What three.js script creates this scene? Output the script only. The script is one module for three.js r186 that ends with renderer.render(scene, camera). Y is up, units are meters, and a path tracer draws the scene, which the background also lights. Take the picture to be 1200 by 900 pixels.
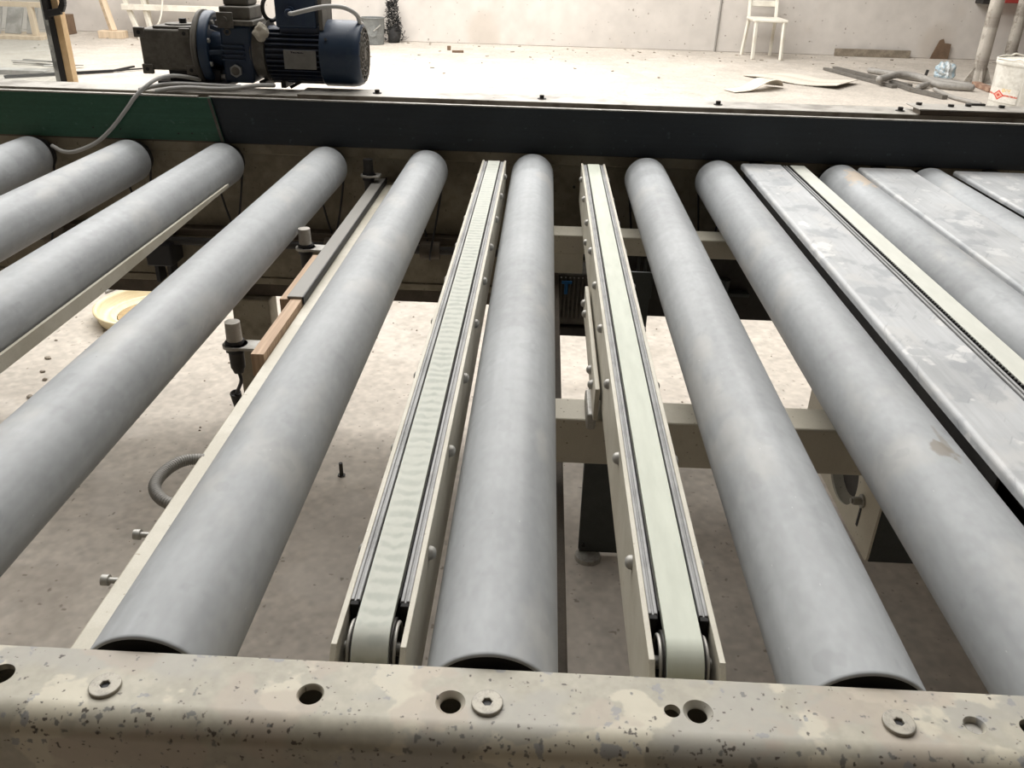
import * as THREE from 'three';
import { RoundedBoxGeometry } from 'three/addons/geometries/RoundedBoxGeometry.js';
import { RectAreaLightUniformsLib } from 'three/addons/lights/RectAreaLightUniformsLib.js';
import { mergeGeometries } from 'three/addons/utils/BufferGeometryUtils.js';

// ---------------------------------------------------------------- camera, light, exposure
const scene = new THREE.Scene();
scene.background = new THREE.Color(0xcfd6dc);
const renderer = new THREE.WebGLRenderer({ antialias: true });
renderer.toneMapping = THREE.LinearToneMapping;
renderer.toneMappingExposure = 1.0;
renderer.shadowMap.enabled = true;
const camera = new THREE.PerspectiveCamera(48.629, 1200 / 900, 0.05, 60);
camera.position.set(0, 1.45, 0);
camera.rotation.order = 'YXZ';
camera.rotation.set(-0.4803934, 0.02738095, 0.0290363);
RectAreaLightUniformsLib.init();
// daylight falls through the rooflights of the hall: [x0, x1, z0, z1, y, radiance]
const ROOFLIGHTS = [
  [-6.2, 2.6, -12.4, -9.2, 5.9, 9.0],
  [-7.0, 3.4, -7.6, -4.6, 5.9, 6.2],
  [-4.5, 3.5, -3.7, -1.7, 5.9, 2.3],
];
const DAY = new THREE.Color(1.0, 0.99, 0.975);

// ---------------------------------------------------------------- small helpers
let seed = 12345;
const rnd = () => { seed = (seed * 1664525 + 1013904223) >>> 0; return seed / 4294967296; };
const rr = (a, b) => a + (b - a) * rnd();
const V = (x, y, z) => new THREE.Vector3(x, y, z);
const used = {};
function numbered(n) { const k = used[n] = (used[n] ?? -1) + 1; return k ? n + '_' + String(k).padStart(3, '0') : n; }
function shade(m) { m.castShadow = true; m.receiveShadow = true; return m; }
function tag(o, label, category, group) { o.userData.label = label; o.userData.category = category; if (group) o.userData.group = group; return o; }
function thing(name, label, category, pos = [0, 0, 0], group) {
  const o = new THREE.Group(); o.name = numbered(name); o.position.set(...pos); scene.add(o);
  return tag(o, label, category, group);
}
// part with geometry given in world metres (the thing's own position is taken off)
function part(t, name, geo, mat, label) {
  let p = V(0, 0, 0), o = t; while (o && o !== scene) { p.add(o.position); o = o.parent; }
  if (p.lengthSq() > 0) geo.translate(-p.x, -p.y, -p.z);
  const m = shade(new THREE.Mesh(geo, mat)); m.name = name; t.add(m); if (label) m.userData.label = label; return m;
}
// part with a shared geometry, placed in the thing's own frame
function put(t, name, geo, mat, pos, rot) {
  const m = shade(new THREE.Mesh(geo, mat)); m.name = name; m.position.set(...pos); if (rot) m.rotation.set(...rot); t.add(m); return m;
}
function single(name, label, category, geo, mat, base, group) {
  if (base) geo.translate(-base[0], -base[1], -base[2]);
  const m = shade(new THREE.Mesh(geo, mat)); m.name = numbered(name); if (base) m.position.set(...base); scene.add(m);
  return tag(m, label, category, group);
}
function struct(name, geo, mat) { const m = shade(new THREE.Mesh(geo, mat)); m.name = name; m.userData.kind = 'structure'; scene.add(m); return m; }
function uvBox(g) {                                   // metre coordinates from the dominant face direction
  if (g.index) g = g.toNonIndexed();
  const p = g.attributes.position, n = g.attributes.normal, uv = new Float32Array(p.count * 2);
  for (let i = 0; i < p.count; i++) {
    const ax = Math.abs(n.getX(i)), ay = Math.abs(n.getY(i)), az = Math.abs(n.getZ(i));
    const a = ay >= ax && ay >= az ? [p.getX(i), p.getZ(i)] : ax >= az ? [p.getZ(i), p.getY(i)] : [p.getX(i), p.getY(i)];
    uv[2 * i] = a[0]; uv[2 * i + 1] = a[1];
  }
  g.setAttribute('uv', new THREE.BufferAttribute(uv, 2));
  return g;
}
function bx(x0, x1, y0, y1, z0, z1, r = 0.002, s = 1) {
  const g = new RoundedBoxGeometry(x1 - x0, y1 - y0, z1 - z0, s, Math.min(r, (x1 - x0) * .45, (y1 - y0) * .45, (z1 - z0) * .45));
  g.translate((x0 + x1) / 2, (y0 + y1) / 2, (z0 + z1) / 2); return uvBox(g);
}
function cyl(a, b, r0, r1 = r0, seg = 20) {            // cylinder or cone between two points
  const A = V(...a), B = V(...b), d = B.clone().sub(A), g = new THREE.CylinderGeometry(r1, r0, d.length(), seg);
  g.applyQuaternion(new THREE.Quaternion().setFromUnitVectors(V(0, 1, 0), d.normalize()));
  const c = A.add(B).multiplyScalar(.5); g.translate(c.x, c.y, c.z); return uvBox(g);
}
function tube(pts, r, n = 40, radial = 10, closed = false) {
  const c = new THREE.CatmullRomCurve3(pts.map(p => V(...p)), closed, 'catmullrom', .5);
  const g = new THREE.TubeGeometry(c, n, r, radial, closed), list = [uvBox(g)];
  if (!closed) for (const p of [pts[0], pts[pts.length - 1]]) { const s = new THREE.SphereGeometry(r, radial, 6); s.translate(...p); list.push(uvBox(s)); }
  return merge(list);
}
function lathe(pts, seg = 32) { return uvBox(new THREE.LatheGeometry(pts.map(p => new THREE.Vector2(p[0], p[1])), seg)); }
function merge(list) { return mergeGeometries(list.map(g => { g = g.index ? g.toNonIndexed() : g; for (const k of Object.keys(g.attributes)) if (!['position', 'normal', 'uv'].includes(k)) g.deleteAttribute(k); return g; })); }
function prism(pts, depth, bevel = 0) {                // outline in x,y extruded along z from 0 to depth
  const g = new THREE.ExtrudeGeometry(new THREE.Shape(pts.map(p => new THREE.Vector2(...p))), { depth, bevelEnabled: bevel > 0, bevelSize: bevel, bevelThickness: bevel, bevelSegments: 2, curveSegments: 12 });
  return uvBox(g);
}
function bar(a, b, w, h, r = .001) {                   // square bar between two points
  const A = V(...a), B = V(...b), L = A.distanceTo(B), g = new RoundedBoxGeometry(w, h, L, 1, Math.min(r, w * .4, h * .4));
  uvBox(g); const o = new THREE.Object3D(); o.position.copy(A).add(B).multiplyScalar(.5); o.lookAt(B); o.updateMatrix(); const q = uvBox(g); q.applyMatrix4(o.matrix); return q;
}

// ---------------------------------------------------------------- noise and textures
function hash(x, y, s) { let h = (x * 374761393 + y * 668265263 + s * 2147483647) | 0; h = Math.imul(h ^ (h >>> 13), 1274126177); h ^= h >>> 16; return (h >>> 0) / 4294967296; }
function noise(x, y, px, py, s) {
  const x0 = Math.floor(x), y0 = Math.floor(y), fx = x - x0, fy = y - y0, u = fx * fx * (3 - 2 * fx), v = fy * fy * (3 - 2 * fy);
  const w = (a, p) => ((a % p) + p) % p, xa = w(x0, px), xb = w(x0 + 1, px), ya = w(y0, py), yb = w(y0 + 1, py);
  const a = hash(xa, ya, s), b = hash(xb, ya, s), c = hash(xa, yb, s), d = hash(xb, yb, s);
  return a + (b - a) * u + (c - a) * v + (a - b - c + d) * u * v;
}
function fbm(u, v, fx, fy, oct, s) {
  let t = 0, a = .5, n = 0; for (let i = 0; i < oct; i++) { t += a * noise(u * fx, v * fy, fx, fy, s + i * 17); n += a; a *= .5; fx *= 2; fy *= 2; } return t / n;
}
const sstep = (a, b, x) => { const t = Math.min(1, Math.max(0, (x - a) / (b - a))); return t * t * (3 - 2 * t); };
const mix3 = (a, b, t) => [a[0] + (b[0] - a[0]) * t, a[1] + (b[1] - a[1]) * t, a[2] + (b[2] - a[2]) * t];
function tex(w, h, lu, lv, fn, srgb = true) {
  const d = new Uint8Array(w * h * 4);
  for (let j = 0; j < h; j++) for (let i = 0; i < w; i++) {
    const c = fn((i + .5) / w, (j + .5) / h), k = 4 * (j * w + i);
    if (typeof c === 'number') d[k] = d[k + 1] = d[k + 2] = Math.max(0, Math.min(255, c)); else for (let q = 0; q < 3; q++) d[k + q] = Math.max(0, Math.min(255, c[q]));
    d[k + 3] = 255;
  }
  const t = new THREE.DataTexture(d, w, h, THREE.RGBAFormat); t.wrapS = t.wrapT = THREE.RepeatWrapping; t.magFilter = THREE.LinearFilter; t.minFilter = THREE.LinearMipmapLinearFilter; t.generateMipmaps = true;
  if (srgb) t.colorSpace = THREE.SRGBColorSpace; t.repeat.set(1 / lu, 1 / lv); t.needsUpdate = true; return t;
}
function shifted(t, x, y) { const c = t.clone(); c.offset.set(x, y); c.needsUpdate = true; return c; }
const mat = (o) => new THREE.MeshStandardMaterial({ roughness: .6, metalness: 0, ...o });

// general mottled paint: base colour, second colour, grain
function mottled(base, second, amount, s, size = 512, L = .5, specks = .0, speckColor = [60, 54, 46]) {
  return tex(size, size, L, L, (u, v) => {
    const a = fbm(u, v, 4, 4, 6, s), b = fbm(u, v, 24, 24, 4, s + 5), g = (hash((u * size) | 0, (v * size) | 0, s) - .5) * 8;
    let c = mix3(base, second, sstep(.35, .68, a * .7 + b * .3) * amount); c = [c[0] + g, c[1] + g, c[2] + g];
    if (specks > 0) { const q = fbm(u, v, 64, 64, 3, s + 9); c = mix3(c, speckColor, sstep(1 - specks, 1 - specks + .06, q) * .7); }
    return c;
  });
}

// rubber of the rollers, v runs along the roller (1.93 m), u round it
function rollerSkin(ou, ov, stains = []) {
  return tex(512, 1024, 1, 1, (u0, v0) => {
    const u = (u0 + ou) % 1, v = (v0 + ov) % 1;
    const a = fbm(u, v, 3, 7, 5, 11), st = fbm(u, v, 22, 3, 3, 23), rg = fbm(u, v, 2, 60, 3, 31), f = fbm(u, v, 60, 160, 2, 41);
    let k = 157 + (a - .5) * 26 + (st - .5) * 16 + (rg - .5) * 12 + (f - .5) * 10;
    let c = [k * .982, k * 1.0, k * 1.012];
    const dust = sstep(.56, .75, fbm(u, v, 5, 14, 5, 51)); c = mix3(c, [182, 180, 175], dust * .4);
    const dk = sstep(.69, .76, fbm(u, v, 12, 48, 4, 61)); c = mix3(c, [134, 136, 138], dk * .22);
    const sp = noise(u * 90, v * 420, 90, 420, 71); if (sp > .994) c = mix3(c, [222, 222, 219], .7); else if (sp < .004) c = mix3(c, [90, 90, 90], .6);
    for (const [su, sv, ru, rv, col, amt] of stains) {
      const d = Math.hypot((u0 - su) / ru, (v0 - sv) / rv) + (fbm(u0, v0, 30, 90, 4, 91) - .5) * 1.5;
      c = mix3(c, col, (1 - sstep(.6, 1, d)) * amt);
    }
    return c;
  });
}
const rollerTex = rollerSkin(0, 0);
const smudged = rollerSkin(.4, .2, [[.5, .808, .045, .014, [128, 121, 110], .75], [.47, .8, .02, .02, [128, 121, 110], .5]]);
const tanEnd = rollerSkin(.7, .6, [[.48, .075, .11, .05, [190, 170, 146], .7]]);
const rollerRough = tex(256, 512, 1, 1, (u, v) => 152 + (fbm(u, v, 4, 9, 5, 81) - .5) * 60 + (fbm(u, v, 30, 4, 2, 83) - .5) * 30, false);
const rollerMats = [0, 1, 2, 3, 4, 5, 6, 7, 8, 9].map(i => mat({ map: i === 7 ? smudged : i === 8 ? tanEnd : shifted(rollerTex, i * .37, i * .29), roughnessMap: shifted(rollerRough, i * .21, i * .43), roughness: 1 }));

const floorTex = tex(2048, 2048, 6, 6, (u, v) => {
  const a = fbm(u, v, 5, 5, 7, 101), b = fbm(u, v, 40, 40, 5, 107), f = fbm(u, v, 300, 300, 2, 111);
  let k = 178 + (a - .5) * 38 + (b - .5) * 18 + (f - .5) * 30;
  let c = [k * 1.03, k * .985, k * .925];
  const d = sstep(.64, .72, fbm(u, v, 26, 26, 5, 121)); c = mix3(c, [150, 140, 128], d * .2);
  const w = sstep(.63, .7, fbm(u, v, 18, 18, 5, 127)); c = mix3(c, [206, 200, 192], w * .28);
  const sp = fbm(u, v, 420, 420, 2, 131); c = mix3(c, [112, 104, 94], sstep(.84, .9, sp) * .6);
  return c;
});
const floorBump = tex(1024, 1024, 6, 6, (u, v) => 128 + (fbm(u, v, 60, 60, 5, 141) - .5) * 160, false);
const floorMat = mat({ map: floorTex, bumpMap: floorBump, bumpScale: .003, roughness: .93 });

const wallTex = tex(1024, 1024, 7, 7, (u, v) => {
  const a = fbm(u, v, 4, 4, 6, 151), b = fbm(u, v, 50, 50, 4, 157);
  let k = 204 + (a - .5) * 34 + (b - .5) * 16; let c = [k * 1.015, k * .985, k * .95];
  c = mix3(c, [176, 162, 146], sstep(.62, .8, fbm(u, v, 7, 5, 6, 163)) * .3);
  c = mix3(c, [90, 80, 70], sstep(.83, .88, fbm(u, v, 150, 150, 3, 167)) * .6);
  return c;
});
const wallMat = mat({ map: wallTex, roughness: .95 });

const roofMat = mat({ map: mottled([126, 122, 116], [104, 100, 94], .7, 171, 256, 2), roughness: .9 });
const beigeTex = mottled([208, 202, 185], [194, 187, 170], .7, 201, 512, .5, .17, [110, 98, 80]);
const beige = mat({ map: beigeTex, roughness: .6 });
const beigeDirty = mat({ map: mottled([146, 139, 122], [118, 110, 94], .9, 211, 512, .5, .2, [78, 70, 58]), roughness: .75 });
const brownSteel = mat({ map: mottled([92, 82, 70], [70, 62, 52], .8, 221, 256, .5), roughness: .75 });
const cream = mat({ map: mottled([190, 185, 170], [172, 166, 149], .7, 231, 512, .4, .15, [140, 126, 104]), roughness: .5 });
const alu = mat({ map: mottled([152, 152, 151], [126, 126, 125], .8, 241, 256, .2), roughness: .6, metalness: .12 });
const zinc = mat({ map: mottled([176, 174, 168], [138, 134, 126], .8, 251, 256, .1, .2, [96, 88, 78]), roughness: .5, metalness: .4 });
const screwMat = mat({ map: mottled([160, 155, 143], [128, 124, 116], .9, 255, 128, .03), roughness: .5, metalness: .25 });
const ledgeMat = mat({ map: mottled([176, 172, 164], [118, 112, 104], 1, 261, 1024, .8, .2, [80, 74, 66]), roughness: .45, metalness: .25 });
const black = mat({ color: 0x17171a, roughness: .55 });
const blackMatte = mat({ color: 0x1b1a19, roughness: .85 });
const darkSteel = mat({ map: mottled([56, 53, 50], [40, 38, 36], .8, 271, 256, .2), roughness: .6, metalness: .2 });
const navy = mat({ map: tex(1024, 256, 1.2, .3, (u, v) => { const k = (fbm(u, v, 8, 60, 4, 281) - .5) * 10 + (fbm(u, v, 200, 80, 2, 283) - .5) * 8; return mix3([18 + k, 28 + k, 36 + k], [74, 80, 84], sstep(.8, .85, fbm(u, v, 70, 24, 3, 287)) * .5); }), roughness: .5 });
const green = mat({ map: tex(1024, 256, 1.2, .3, (u, v) => { const k = (fbm(u, v, 6, 50, 4, 291) - .5) * 12 + (fbm(u, v, 160, 60, 2, 293) - .5) * 8; return mix3([34 + k, 82 + k, 62 + k], [80, 104, 92], sstep(.8, .85, fbm(u, v, 60, 20, 3, 297)) * .5); }), roughness: .5 });
const slate = mat({ map: mottled([62, 66, 64], [52, 56, 55], .8, 301, 256, .4), roughness: .6 });
const woodTex = tex(256, 1024, .12, .8, (u, v) => { const g = fbm(u, v, 26, 3, 4, 311), h = Math.sin((u * 10 + fbm(u, v, 3, 2, 3, 313) * 4) * 6.283); const k = (g - .5) * 40 + h * 6; return [174 + k, 147 + k, 121 + k * .9]; });
const wood = mat({ map: woodTex, roughness: .7 });
const paleWood = mat({ map: tex(256, 1024, .2, 1, (u, v) => { const k = (fbm(u, v, 22, 3, 4, 321) - .5) * 34; return [206 + k, 186 + k, 160 + k]; }), roughness: .8 });
const whitePlastic = mat({ map: mottled([226, 222, 210], [206, 198, 184], .6, 331, 256, .5, .15, [160, 150, 134]), roughness: .55 });
const dusty = mat({ map: mottled([176, 172, 166], [140, 136, 130], .9, 341, 256, .6), roughness: .9 });
const cableGrey = mat({ color: 0xb2b1ae, roughness: .6 });
const conduitGrey = mat({ color: 0x86837d, roughness: .6 });
const motorBlue = mat({ map: mottled([24, 43, 70], [40, 56, 74], .8, 351, 512, .3, .16, [92, 96, 98]), roughness: .45 });
const motorDark = mat({ map: mottled([34, 44, 66], [56, 58, 60], .9, 361, 256, .2), roughness: .6 });
const castGrey = mat({ map: mottled([104, 100, 92], [80, 76, 70], .9, 371, 512, .2, .22, [56, 52, 48]), roughness: .65, metalness: .1 });
const plateGrey = mat({ map: mottled([128, 126, 120], [110, 108, 102], .7, 381, 256, .1), roughness: .5, metalness: .2 });
const redPaint = mat({ color: 0xa03a34, roughness: .6 });
const cardboard = mat({ map: mottled([120, 98, 78], [98, 80, 64], .8, 391, 256, .3), roughness: .9 });

const beltRippled = mat({ map: tex(256, 2048, .036, 2, (u, v) => {
  const wob = (fbm(u, v, 2, 60, 2, 401) - .5) * .7, w = Math.sin((v * 106 + wob) * 6.2832), m = fbm(u, v, 4, 120, 4, 405), z = fbm(u, v, 2, 9, 3, 409);
  const edge = sstep(0, .18, u) * sstep(0, .22, 1 - u);
  let c = mix3([188, 190, 180], [150, 154, 145], sstep(-.5, .9, w * .6 + (m - .5) * 2.2) * edge * (.15 + z * .75)); const k = (m - .5) * 14; return [c[0] + k, c[1] + k, c[2] + k];
}), roughness: .7 });
const beltPale = mat({ map: tex(256, 1024, .036, 2, (u, v) => { const k = (fbm(u, v, 4, 60, 5, 411) - .5) * 14 + (fbm(u, v, 3, 10, 3, 413) - .5) * 10; return [190 + k, 194 + k, 180 + k]; }), roughness: .6 });
const beltWhite = mat({ map: tex(128, 1024, .04, 2, (u, v) => { const k = (fbm(u, v, 3, 50, 5, 421) - .5) * 14; return [202 + k, 203 + k, 193 + k]; }), roughness: .6 });
// worn sheet metal of the flat covers (u across 0.3 m, v along 2 m)
function wornSheet(s, wear) {
  return tex(512, 2048, .3, 2, (u, v) => {
    const a = fbm(u, v, 3, 14, 6, s), b = fbm(u, v, 60, 30, 3, s + 3), g = fbm(u, v, 6, 30, 5, s + 7);
    const k = 178 + (a - .5) * 40 + (b - .5) * 14; let c = [k * .985, k * .995, k];
    c = mix3(c, [190, 189, 186], sstep(.54, .66, g) * .5 * wear);
    c = mix3(c, [138, 141, 145], sstep(.58, .7, fbm(u, v, 6, 30, 6, s + 11)) * .45);
    c = mix3(c, [218, 217, 214], sstep(.66, .72, fbm(u, v, 6, 36, 6, s + 13)) * .6 * wear);
    c = mix3(c, [112, 114, 118], sstep(.8, .84, fbm((u + v * 4) % 1, v, 60, 40, 2, s + 17)) * .22);
    return c;
  });
}
const sheetMats = [wornSheet(431, 1), wornSheet(461, .7), wornSheet(491, .8)].map(t => mat({ map: t, roughness: .58, metalness: .1 }));

// front rail paint: u along 1.6 m of rail, v across 0.2 m of the bent sheet (0 at the inner edge)
const railTex = tex(2048, 256, 1.6, .2, (u, v) => {
  const s = v * .2, a = fbm(u, v, 14, 2, 6, 501), f = fbm(u, v, 240, 30, 3, 503);
  const k = (a - .5) * 40 + (f - .5) * 22; let c = [171 + k, 166 + k, 151 + k * .95];
  c = mix3(c, [163, 160, 152], sstep(.45, .6, fbm(u, v, 22, 4, 4, 507)) * .7);
  const pale = fbm(u, v, 34, 5, 6, 511); c = mix3(c, [205, 198, 178], sstep(.56, .62, pale) * .65);
  const rosy = fbm(u, v, 24, 4, 5, 517); c = mix3(c, [172, 160, 146], sstep(.57, .64, rosy) * .6);
  const zone = sstep(.046, .07, s) * (1 - sstep(.082, .105, s)) * (.45 + .9 * sstep(.35, .6, fbm(u, v, 5, 1, 3, 541)));
  const chip = fbm(u, v, 260, 33, 4, 521), th = .80 - zone * .13;
  c = mix3(c, [106, 106, 103], sstep(th - .02, th + .015, chip) * .8);
  const chip2 = fbm(u, v, 90, 11, 5, 527); c = mix3(c, [140, 141, 142], sstep(.745, .76, chip2) * .75);
  const dk = fbm(u, v, 380, 48, 3, 531); c = mix3(c, [66, 60, 54], sstep(.81 - zone * .13, .84 - zone * .13, dk) * .85);
  return c;
});
const railMat = mat({ map: railTex, roughness: .55 });

// ---------------------------------------------------------------- the hall
struct('floor', (() => { const g = new THREE.BoxGeometry(24, .2, 20.5); g.translate(.5, -.1, -4.3); return uvBox(g); })(), floorMat);
struct('wall_back', bx(-11.5, 12.5, 0, 6.2, -14.55, -14.3, .01), wallMat);
struct('wall_left', bx(-11.5, -11.25, 0, 6.2, -14.3, 5.9, .01), wallMat);
struct('wall_right', bx(12.25, 12.5, 0, 6.2, -14.3, 5.9, .01), wallMat);
struct('wall_front', bx(-11.25, 12.25, 0, 6.2, 5.65, 5.9, .01), roofMat);
struct('added_partition', bx(-5, 5, 0, 2.7, .85, 1.0, .01), brownSteel);  // unseen dark partition added behind the camera to darken the rail front
struct('ceiling', bx(-11.5, 12.5, 6.2, 6.45, -14.55, 5.9, .01), roofMat);
const glowMat = new THREE.MeshStandardMaterial({ color: 0xe8e8e4, emissive: DAY.clone(), emissiveIntensity: 1.5, roughness: .8 });
ROOFLIGHTS.forEach(([x0, x1, z0, z1, y, L], i) => {
  const w = new THREE.Group(); w.name = 'window_' + (i + 1); w.userData.kind = 'structure'; w.position.set((x0 + x1) / 2, y, (z0 + z1) / 2); scene.add(w);
  part(w, 'pane', bx(x0, x1, y, y + .03, z0, z1, .005), glowMat);
  const f = merge([bx(x0 - .1, x0, y, 6.2, z0 - .1, z1 + .1), bx(x1, x1 + .1, y, 6.2, z0 - .1, z1 + .1), bx(x0, x1, y, 6.2, z0 - .1, z0), bx(x0, x1, y, 6.2, z1, z1 + .1)]);
  part(w, 'window_frame', f, zinc);
  const l = new THREE.RectAreaLight(DAY, L, x1 - x0, z1 - z0); l.position.set((x0 + x1) / 2, y - .01, (z0 + z1) / 2); l.lookAt((x0 + x1) / 2, 0, (z0 + z1) / 2); scene.add(l);
});

// ---------------------------------------------------------------- rollers
const AX = .85, RR = .0606, ZN = -.535, ZF = -2.468, ZM = (ZN + ZF) / 2, HL = (ZN - ZF) / 2;
const sleeveGeo = (() => {
  const pr = [[RR - .003, -HL], [RR - .0014, -HL + .0005], [RR - .0004, -HL + .0016], [RR, -HL + .004]];
  for (let i = 1; i < 24; i++) pr.push([RR, -HL + .007 + (2 * HL - .014) * i / 24]);
  pr.push([RR, HL - .004], [RR - .0004, HL - .0016], [RR - .0014, HL - .0005], [RR - .003, HL]);
  const g = new THREE.LatheGeometry(pr.map(p => new THREE.Vector2(p[0], p[1])), 72), p = g.attributes.position, uv = g.attributes.uv;
  for (let i = 0; i < p.count; i++) uv.setY(i, (p.getY(i) + HL) / (2 * HL));
  g.rotateX(Math.PI / 2); return g;                    // +y becomes +z, towards the camera
})();
const capGeo = (() => { const g = lathe([[.012, 0], [.02, .0005], [.046, .0005], [RR - .0028, .001]], 48); g.rotateX(Math.PI / 2); return g; })();
const capBackGeo = capGeo.clone().rotateY(Math.PI);
const shaftGeo = cyl([0, 0, HL - .005], [0, 0, HL + .02], .0125, .0125, 20);
const shaftBackGeo = cyl([0, 0, -HL + .005], [0, 0, -HL - .085], .0125, .0125, 20);
const pulleyGeo = (() => { const g = lathe([[.012, -.012], [.05, -.012], [.05, -.008], [.043, -.003], [.043, .003], [.05, .008], [.05, .012], [.012, .012]], 28); g.rotateX(Math.PI / 2); g.translate(0, 0, -HL - .028); return g; })();
const ROLLERS = [
  ['grey roller cut by the left picture edge, only its far end showing', -1.497],
  ['grey roller whose far end lies under the hanging loose cable end, second from the left', -1.205],
  ['grey roller with the thin beige strip under its right side, third from the left', -.93],
  ['grey roller just left of the two white-capped sensors', -.626],
  ['grey roller beside the wooden batten, directly right of the three sensors', -.332],
  ['central grey roller standing between the rippled belt and the plain pale belt', -.026],
  ['grey roller directly right of the plain pale belt', .301],
  ['grey roller with a brown smudge near the front, directly left of the flat covers', .504],
  ['grey roller with a tan patch at its far end, between white belt and flat cover', .853],
  ['rightmost grey roller, lying between two flat sheet covers', 1.105],
];
ROLLERS.forEach(([label, x], i) => {
  const t = thing('conveyor_roller', label, 'roller', [x, AX, ZM], 'grey rollers of the conveyor');
  const s = put(t, 'sleeve', sleeveGeo, rollerMats[i], [0, 0, 0]); s.rotation.z = i === 7 || i === 8 ? 0 : i * 1.3;
  put(t, 'end_cap', capGeo, blackMatte, [0, 0, HL - .0035]); put(t, 'end_cap', capBackGeo, blackMatte, [0, 0, -HL + .0035]);
  put(t, 'shaft', shaftGeo, darkSteel, [0, 0, 0]); put(t, 'shaft', shaftBackGeo, darkSteel, [0, 0, 0]); put(t, 'pulley', pulleyGeo, darkSteel, [0, 0, 0]);
});

// ---------------------------------------------------------------- front rail
(() => {
  const t = thing('front_rail', 'worn cream-painted steel rail with chipped edge and drilled holes across the front', 'rail', [0, 0, -.49]);
  const X0 = -1.9, X1 = 1.9, Z0 = -.5285, Z1 = -.475, Y = .9, R = .021, th = .006;
  // top face with real holes; shape plane (x, -z)
  const sh = new THREE.Shape([[X0, -Z1], [X1, -Z1], [X1, -Z0], [X0, -Z0]].map(p => new THREE.Vector2(...p)));
  const holes = [[-.431, -.497, .011, 0], [-.171, -.4925, .0112, .0015], [-.056, -.4915, .0122, .0035], [.124, -.494, .0066, 0], [.145, -.4945, .0122, .004], [.367, -.495, .009, .002], [.412, -.495, .009, 0]];
  for (const [x, z, r] of holes) { const p = new THREE.Path(); p.absarc(x, -z, r, 0, Math.PI * 2, true); sh.holes.push(p); }
  const top = new THREE.ShapeGeometry(sh, 20); top.rotateX(-Math.PI / 2); top.translate(0, Y, 0);
  const uvTop = (g) => { g = g.toNonIndexed(); const p = g.attributes.position, uv = new Float32Array(p.count * 2); for (let i = 0; i < p.count; i++) { uv[2 * i] = p.getX(i); uv[2 * i + 1] = p.getZ(i) - Z0; } g.setAttribute('uv', new THREE.BufferAttribute(uv, 2)); return g; };
  // bend and front face
  const prof = []; for (let i = 0; i <= 12; i++) { const a = Math.PI / 2 * i / 12; prof.push([Z1 + R * Math.sin(a), Y - R + R * Math.cos(a), (Z1 - Z0) + R * a, Math.sin(a), Math.cos(a)]); }
  prof.push([Z1 + R, Y - .17, (Z1 - Z0) + R * Math.PI / 2 + .144, 1, 0]);
  const pos = [], nor = [], uv = [], NX = 8;
  for (let j = 0; j < prof.length - 1; j++) for (let i = 0; i < NX; i++) {
    const xa = X0 + (X1 - X0) * i / NX, xb = X0 + (X1 - X0) * (i + 1) / NX, a = prof[j], b = prof[j + 1];
    for (const [x, q] of [[xa, a], [xa, b], [xb, b], [xa, a], [xb, b], [xb, a]]) { pos.push(x, q[1], q[0]); nor.push(0, q[4], q[3]); uv.push(x, q[2]); }
  }
  const bend = new THREE.BufferGeometry(); bend.setAttribute('position', new THREE.Float32BufferAttribute(pos, 3)); bend.setAttribute('normal', new THREE.Float32BufferAttribute(nor, 3)); bend.setAttribute('uv', new THREE.Float32BufferAttribute(uv, 2));
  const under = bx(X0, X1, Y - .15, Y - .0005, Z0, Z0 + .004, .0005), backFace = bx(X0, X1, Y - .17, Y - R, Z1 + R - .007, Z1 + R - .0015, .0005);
  const rims = holes.map(([x, z, r, cs]) => { const g = new THREE.LatheGeometry([[r - .0001, 0], [r - cs, -Math.max(cs, .001)], [r - cs, -th]].map(p => new THREE.Vector2(...p)), 28); const p = g.attributes.normal; for (let i = 0; i < p.count; i++) { p.setXYZ(i, -p.getX(i), -p.getY(i), -p.getZ(i)); } g.index.array.reverse(); g.translate(x, Y, z); return uvTop(g); });
  part(t, 'rail_sheet', merge([uvTop(top), bend, ...rims]), railMat);
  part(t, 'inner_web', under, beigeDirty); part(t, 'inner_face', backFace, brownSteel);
  part(t, 'hole_backing', bx(.355, .379, Y - .009, Y - .005, -.507, -.483, .0005), zinc);
  for (const x of [-1.7, 1.7]) part(t, 'leg', bx(x - .04, x + .04, 0, Y - .02, -.52, -.455, .004), beige);
  // countersunk socket screws
  const hex = []; for (let i = 0; i < 6; i++) hex.push([.0052 * Math.cos(i * Math.PI / 3), .0052 * Math.sin(i * Math.PI / 3)]);
  const hs = new THREE.Shape(); hs.absarc(0, 0, .0118, 0, Math.PI * 2, false); hs.holes.push(new THREE.Path(hex.map(p => new THREE.Vector2(...p)).reverse()));
  const hg = uvBox(new THREE.ExtrudeGeometry(hs, { depth: .0022, bevelEnabled: true, bevelSize: .001, bevelThickness: .0008, bevelSegments: 2, curveSegments: 24 })); hg.rotateX(-Math.PI / 2);
  const sg = cyl([0, -.0002, 0], [0, .0003, 0], .006, .006, 6);
  for (const [x, z, a] of [[-.339, -.489, .3], [-.026, -.491, .1], [.305, -.492, .7]]) {
    const s = put(t, 'screw', hg, screwMat, [x, Y + .0003, z + .49]); s.rotation.y = a; put(s, 'socket', sg, black, [0, .0002, 0]);
  }
})();

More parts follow.
